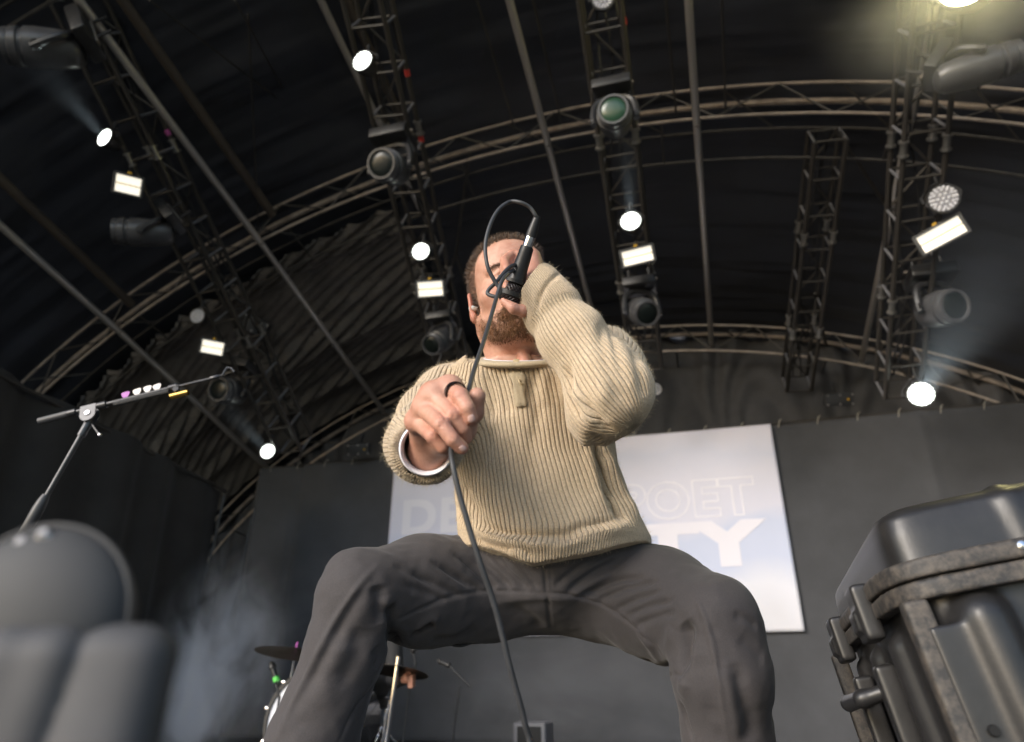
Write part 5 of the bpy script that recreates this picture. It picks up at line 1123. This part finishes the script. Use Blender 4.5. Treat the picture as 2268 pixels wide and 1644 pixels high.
sv = fd.cross(Vector((0, 0, 1))).normalized()
for k in range(10):
    t = 2*math.pi*k/10+.3; p_ = bc+(sv*math.cos(t)+Vector((0, 0, 1))*math.sin(t))*(br+.02); kk(MB().tube([p_+fd*.012, p_-fd*.10], .006, 6).build('tension_rod', M_chrome, kick)); kk(MB().box(p_+fd*.006, (.03, .03, .02), None, .005).build('claw', M_chrome, kick))
for k in (-1, 1): kk(MB().tube([bc+sv*br*.85*k-fd*.15-Vector((0, 0, .12)), bc+sv*(br+.16)*k+fd*.05+Vector((0, 0, -br-.005))], .008, 8).build('spur', M_chrome, kick))
def cymbal(px, py, Y, r, tilt, label, base_xy, mm):
    c = P(px, py, Y); ax = Vector(tilt).normalized(); root = empty('cymbal_stand', (base_xy[0], base_xy[1], kz), label, 'cymbal', 'cymbals of the drum kit'); iv = Matrix.Translation(-Vector((base_xy[0], base_xy[1], kz)))
    def ad_(o): o.matrix_parent_inverse = iv; return o
    ad_(MB().lathe([(-.003, .0), (.018, .012), (.012, r*.16), (.002, r*.25), (-.014, r*.7), (-.024, r), (-.0255, r), (-.016, r*.7), (0, r*.25), (.010, r*.16), (.015, .008)], c, ax, 40, cap=False).build('cymbal', mm, root))
    ad_(MB().lathe([(.018, .006), (.05, .006)], c, ax, 10).build('wing_nut', mat('pink_felt', (.5, .12, .45), .7), root))
    b = Vector((base_xy[0], base_xy[1], kz+.2)); mid = c*.35+b*.65
    ad_(MB().tube([c, mid], .009, 10).build('upper_tube', M_chrome, root)); ad_(MB().tube([mid, Vector((b.x, b.y, kz+.03))], .0135, 10).build('lower_tube', M_chrome, root)); ad_(MB().lathe([(-.03, .02), (.03, .02)], mid, b-mid, 12).build('stand_clamp', M_chrome, root))
    for k in range(3):
        a_ = k*2.09+.6; ad_(MB().tube([Vector((b.x, b.y, kz+.28)), Vector((b.x+.28*math.cos(a_), b.y+.28*math.sin(a_), kz+.015))], .008, 8).build('leg', M_chrome, root))
    return c
M_cym = mat('dark_cymbal', (.05, .042, .035), .42, .7, .4, 40)
c_ = qd(350, 300); cymbal(655, 1440, DY,   .26, (.20, -.10, 1), 'dark cymbal with a pink felt nut above the bass drum', (P(622, 1560, DY).x, DY+.05), M_cym)
c2_ = cymbal(882, 1480, 4.6, .21, (.06, .22, 1), 'pair of dark cymbals on a bright stand by the drummer hand', (P(848, 1644, 4.6).x-.02, 4.6), M_cym)
MB().tube([qd(1285, 265, 4.58), qd(1185, 950, 4.58), P(835, 1760, 4.58)], .017, 12).build('stand_pole', M_chrome, [o for o in bpy.data.objects if o.name.startswith('cymbal_stand')][-1]).matrix_parent_inverse = Matrix.Translation(-[o for o in bpy.data.objects if o.name.startswith('cymbal_stand')][-1].location)
def mic_stand(pts_pole, pts_boom, Y, label, mic_at=None, r=.009, accent=None):
    f = P(*pts_pole[-1], Y); t_ = P(*pts_pole[0], Y); d = (f-t_).normalized(); f = t_+d*((t_.z-.02)/-d.z); root = empty('microphone_stand', (f.x, f.y, 0), label, 'microphone stand', 'microphone stands behind the singer'); iv = Matrix.Translation(-Vector((f.x, f.y, 0)))
    def ad_(o): o.matrix_parent_inverse = iv; return o
    ad_(MB().tube([t_, f], r, 8).build('pole', M_stand, root))
    for k in range(3): ad_(MB().tube([Vector((f.x, f.y, .15)), Vector((f.x+.25*math.cos(k*2.1), f.y+.25*math.sin(k*2.1), .012))], r, 6).build('leg', M_stand, root))
    if pts_boom: ad_(MB().tube([P(*p, Y) for p in pts_boom], r*.9, 8).build('boom', M_black, root))
    if mic_at:
        a, b = P(*mic_at[0], Y), P(*mic_at[1], Y); dd = (b-a); L = dd.length; ad_(MB().lathe([(0, .006), (.01, .018), (L*.35, .024), (L*.4, .018), (L, .014)], a, dd, 14).build('stand_microphone', M_plastic, root))
        ad_(MB().lathe([(-.014, .021), (.014, .021)], b, dd, 12).build('clip', M_black if not accent else accent, root))
mic_stand([(1018, 1518), (1002, 1640)], [(1042, 1522), (990, 1470)], 5.2, 'thin boom stand with a small mic leaning toward the drums', ((968, 1462), (992, 1473)))
mic_stand([(908, 1512), (892, 1640)], [(908, 1512), (921, 1470), (916, 1445)], 4.7, 'straight stand with an upright clip mic beside the drummer hand', ((912, 1448), (924, 1425)), accent=mat('green_tape', (.12, .6, .10), .6))
mic_stand([(619, 1545), (612, 1600)], [(619, 1545), (602, 1478)], 4.15, 'short black mic stand with red and green tape at the bass drum', ((600, 1466), (612, 1505)), accent=MATS['green_tape'])
# guitar amplifier at the back
aw = P(1172, 1650, 6.0); amp = empty('guitar_amplifier', (aw.x, 6.0, 0), 'small black amplifier with rounded grey border', 'amplifier'); ai_ = Matrix.Translation(-Vector((aw.x, 6.0, 0)))
s6 = mpp(1172, 1620, 6.0); tz = P(1172, 1600, 6.0).z
for nm, sz, c_, mm, bv in (('cabinet', (76*s6, .3, tz), (aw.x, 6.15, tz/2), mat('amp_grey', (.13, .13, .14), .6), .02), ('grille_cloth', (54*s6, .01, tz-.06), (aw.x, 5.997, tz/2-.0), mat('amp_grille', (.012, .012, .012), .8), .003)):
    o = MB().box(c_, sz, None, bv).build(nm, mm, amp); o.matrix_parent_inverse = ai_
o = MB().lathe([(0, .012), (.01, .01)], (aw.x+.01, 5.99, P(1172, 1638, 6).z), (0, -1, 0), 10).build('pilot_lamp', mat('amber_jewel', (.8, .3, .03), .3), amp); o.matrix_parent_inverse = ai_
# drummer, seated, only a hand shows past the cymbal
hp = P(907, 1505, 4.72); dc_ = Vector((P(800, 1560, 5.1).x, 5.15, kz))
S = SDF((dc_.x-.55, dc_.y-.75, kz-.02), (dc_.x+.75, dc_.y+.35, kz+1.38), .012); D = lambda x_, y_, z_: np.array([dc_.x+x_, dc_.y+y_, kz+z_])
S.chain([D(0, .05, .55), D(0, .03, .8), D(0, 0, 1.0)], [.15, .155, .12], .04); S.cone(D(0, -.01, 1.02), D(0, -.02, 1.14), .05, .05, .03); S.ell(D(0, -.03, 1.22), (.075, .095, .115), .02)
for s_ in (-1, 1): S.chain([D(.09*s_, .0, .52), D(.2*s_, -.42, .50), D(.2*s_, -.46, .07), D(.2*s_, -.6, .04)], [.09, .065, .045, .035], .02)
sh_ = D(.19, .0, .98); el_ = D(.30, -.14, .56); hpn = np.array(hp); wr_ = hpn+np.array([-.05, .04, .0]); S.chain([sh_, el_, wr_], [.06, .045, .03], .02); S.chain([D(-.19, 0, .98), D(-.3, -.12, .72), D(-.15, -.36, .68)], [.06, .045, .03], .02)
S.ell(D(-.14, -.40, .67), (.04, .045, .025), .01); bv_, bq_ = S.mesh(); bv_ = smooth(bv_, bq_, 2)
S = SDF(hpn-.11, hpn+.11, .0035); S.cone(wr_, hpn, .026, .030, .01); S.cone(hpn+np.array([-.02, 0, .01]), hpn+np.array([.02, -.01, -.01]), .032, .028, .01)
for k in range(4): S.chain([hpn+np.array([.012, -.02, .03-.02*k]), hpn+np.array([.048, -.035, .028-.021*k]), hpn+np.array([.046, -.06, .015-.020*k]), hpn+np.array([.025, -.062, .008-.018*k])], [.012, .011, .010, .009], .004)
S.chain([hpn+np.array([-.01, -.02, .03]), hpn+np.array([.01, -.05, .045]), hpn+np.array([.03, -.07, .035])], [.014, .012, .010], .005); v2, q2 = S.mesh()
M_dc = mat('black_cotton', (.02, .02, .021), .85)
drm = np_mesh('person', np.concatenate([bv_, v2]), np.concatenate([bq_, q2+len(bv_)]), M_skin); tag(drm, 'drummer in black behind the kit, only a fist showing past the cymbal', 'person')
for a_n in ('hairy', 'red'):
    at = drm.data.attributes.new(a_n, 'FLOAT', 'POINT'); at.data.foreach_set('value', np.full(len(bv_)+len(v2), .3 if a_n == 'red' else 0, np.float32))
S = SDF((dc_.x-.5, dc_.y-.9, kz+.05), (dc_.x+.6, dc_.y+.35, kz+1.1), .012); S.chain([D(0, .05, .55), D(0, .03, .8), D(0, 0, .98)], [.165, .172, .135], .04)
for s_ in (-1, 1): S.chain([D(.09*s_, .0, .52), D(.2*s_, -.42, .50), D(.2*s_, -.46, .12)], [.105, .08, .06], .02); S.chain([D(.19*s_, 0, .98), el_ if s_ > 0 else D(-.3, -.12, .72), wr_+(el_-wr_)*.12 if s_ > 0 else D(-.17, -.33, .69)], [.075, .06, .04], .02)
v3, q3 = S.mesh(); np_mesh('clothing', v3, q3, M_dc, drm)
S = SDF((dc_.x-.12, dc_.y-.16, kz+1.1), (dc_.x+.12, dc_.y+.12, kz+1.38), .006); S.ell(D(0, -.015, 1.245), (.084, .10, .108), 0); S.ell(D(0, -.13, 1.19), (.075, .09, .09), .01, '-'); v3, q3 = S.mesh(); np_mesh('hair', v3, q3, M_hair, drm)
th_ = empty('drum_stool', (dc_.x, dc_.y+.05, kz), 'round black drum stool under the drummer', 'stool'); ti_ = Matrix.Translation(-th_.location)
o = MB().lathe([(.36, .16), (.37, .18), (.43, .18), (.44, .15)], th_.location, (0, 0, 1), 28).build('seat', M_plastic, th_); o.matrix_parent_inverse = ti_
for k in range(3): o = MB().tube([th_.location+Vector((0, 0, .36)), th_.location+Vector((.24*math.cos(k*2.1), .24*math.sin(k*2.1), .012))], .012, 8).build('leg', M_chrome, th_); o.matrix_parent_inverse = ti_

# ------------------------------------------------------------------ drifting stage smoke
def smoke(name, px, py, Y, wpx, hpx, dens, label, depth=.9, scale=2.2, seed=0.0):
    c = P(px, py, Y); s = mpp(px, py, Y); W, H = wpx*s, hpx*s
    o = MB().box((0, 0, 0), (2, 2, 2)).build(name, None, smooth=False); o.location = c; o.scale = (W/2, depth/2, H/2)
    m = bpy.data.materials.new('smoke'); m.use_nodes = True; n = m.node_tree; n.nodes.clear(); out = n.nodes.new('ShaderNodeOutputMaterial'); v = n.nodes.new('ShaderNodeVolumePrincipled'); v.inputs['Color'].default_value = (.93, .95, 1, 1); v.inputs['Anisotropy'].default_value = .0
    tc = n.nodes.new('ShaderNodeTexCoord'); ln = n.nodes.new('ShaderNodeVectorMath'); ln.operation = 'LENGTH'; n.links.new(tc.outputs['Object'], ln.inputs[0])
    fo = n.nodes.new('ShaderNodeMapRange'); fo.inputs[1].default_value = .05; fo.inputs[2].default_value = 1.0; fo.inputs[3].default_value = 1; fo.inputs[4].default_value = 0; n.links.new(ln.outputs['Value'], fo.inputs[0])
    mp = n.nodes.new('ShaderNodeMapping'); mp.inputs['Location'].default_value = (seed, seed*.7, seed*.3); n.links.new(tc.outputs['Object'], mp.inputs[0])
    no = n.nodes.new('ShaderNodeTexNoise'); no.inputs['Scale'].default_value = scale; no.inputs['Detail'].default_value = 7; no.inputs['Roughness'].default_value = .62; no.inputs['Distortion'].default_value = 1.0; n.links.new(mp.outputs[0], no.inputs['Vector'])
    cr = n.nodes.new('ShaderNodeMapRange'); cr.inputs[1].default_value = .42; cr.inputs[2].default_value = .72; n.links.new(no.outputs[0], cr.inputs[0])
    mu = n.nodes.new('ShaderNodeMath'); mu.operation = 'MULTIPLY'; n.links.new(cr.outputs[0], mu.inputs[0]); f2 = n.nodes.new('ShaderNodeMath'); f2.operation = 'MULTIPLY'; n.links.new(fo.outputs[0], f2.inputs[0]); n.links.new(fo.outputs[0], f2.inputs[1]); n.links.new(f2.outputs[0], mu.inputs[1])
    m2_ = n.nodes.new('ShaderNodeMath'); m2_.operation = 'MULTIPLY'; m2_.inputs[1].default_value = dens; n.links.new(mu.outputs[0], m2_.inputs[0]); n.links.new(m2_.outputs[0], v.inputs['Density']); n.links.new(v.outputs[0], out.inputs['Volume'])
    o.data.materials.append(m); tag(o, label, 'smoke', kind='stuff'); return o
smoke('smoke', 480, 1470, 6.6, 400, 560, 16.0, 'bluish stage smoke drifting up beside the backdrop edge', 1.2)
smoke('smoke', 425, 1560, 5.9, 260, 380, 34.0, 'dense pale smoke puff low behind the grey lamp', .8, 1.8, 2.0)
smoke('smoke', 760, 1380, 7.9, 560, 460, 2.2, 'thin smoke veil in front of the backdrop beside the drums', .9, 1.6, 4.0)
smoke('smoke', 1250, 1560, 7.9, 900, 420, 1.2, 'faint low smoke in front of the backdrop under the banner', .9, 1.6, 9.0)
# ------------------------------------------------------------------ thin haze lit by the lamps that burn
def beam(px, py, Y, tx, ty, TY, r0, r1, dens, watts, label, color=(.85, 1.0, 1.0)):
    a, b = P(px, py, Y), P(tx, ty, TY); d = b-a; L = d.length; a = a+d*(.03/L)
    o = MB().lathe([(0, r0), (L, r1)], (0, 0, 0), (0, 0, 1), 28).build('lit_haze', None); o.location = a; o.rotation_euler = d.to_track_quat('Z', 'Y').to_euler()
    m = bpy.data.materials.new('lit_haze'); m.use_nodes = True; n = m.node_tree; n.nodes.clear(); out = n.nodes.new('ShaderNodeOutputMaterial'); v = n.nodes.new('ShaderNodeVolumePrincipled'); v.inputs['Color'].default_value = (.85, .9, 1, 1); n.links.new(v.outputs[0], out.inputs['Volume'])
    tc = n.nodes.new('ShaderNodeTexCoord'); sp = n.nodes.new('ShaderNodeSeparateXYZ'); n.links.new(tc.outputs['Object'], sp.inputs[0])
    def mm(op, x_, y_):
        q = n.nodes.new('ShaderNodeMath'); q.operation = op
        for i_, v_ in enumerate((x_, y_)):
            if isinstance(v_, (int, float)): q.inputs[i_].default_value = v_
            else: n.links.new(v_, q.inputs[i_])
        return q.outputs[0]
    rad = mm('SQRT', mm('ADD', mm('MULTIPLY', sp.outputs[0], sp.outputs[0]), mm('MULTIPLY', sp.outputs[1], sp.outputs[1])), 0.0)
    rr_ = mm('DIVIDE', rad, mm('ADD', mm('MULTIPLY', sp.outputs[2], (r1-r0)/L), r0)); edge = mm('MAXIMUM', mm('SUBTRACT', 1.0, mm('MULTIPLY', rr_, rr_)), 0.0); fade = mm('MAXIMUM', mm('SUBTRACT', 1.0, mm('DIVIDE', sp.outputs[2], L)), 0.0)
    n.links.new(mm('MULTIPLY', mm('MULTIPLY', mm('MULTIPLY', edge, edge), fade), dens), v.inputs['Density'])
    o.data.materials.append(m); tag(o, label, 'smoke', kind='stuff')
    l = bpy.data.lights.new('lamp_light', 'SPOT'); l.energy = watts; l.color = color; l.spot_size = min(3.0, 2*math.atan2(r1-r0, L)*1.3+.05); l.spot_blend = .8; l.shadow_soft_size = r0*.7
    lo = bpy.data.objects.new('lamp_light', l); col.objects.link(lo); lo.location = a; lo.rotation_euler = (-d).to_track_quat('Z', 'Y').to_euler()
beam(232, 305, truss_Y(232, 305)-.27, 40, 90, 2.6, .06, .30, .05, 70, 'faint haze lit in front of the large moving head')
beam(1397, 490, truss_Y(1397, 490)-.27, 1385, 300, 3.9, .07, .16, .06, 200, 'faint haze column lit above a lamp along its truss')
beam(593, 1000, 7.28, 470, 870, 5.6, .08, .24, .05, 160, 'faint haze lit beside the backdrop corner lamp')
beam(2040, 873, 7.18, 2330, 380, 3.6, .12, .75, .08, 190, 'broad pale haze lit by the lamp above the backdrop')
smoke('smoke', 1150, 200, 5.2, 1500, 560, .10, 'thin blue haze hanging under the roof behind the front lamps', 1.6, 1.0, 6.0)
smoke('smoke', 2150, 620, 6.2, 800, 800, .10, 'thin haze beside the wide lamp beam', 1.6, 1.0, 8.0)
gl = smoke('smoke', 2140, -20, truss_Y(2140, -34)-.55, 760, 620, 1.0, 'thin haze glowing around the yellowish lamp', 1.6, 1.2, 3.0)
print('done', round(time.time()-T0, 1))
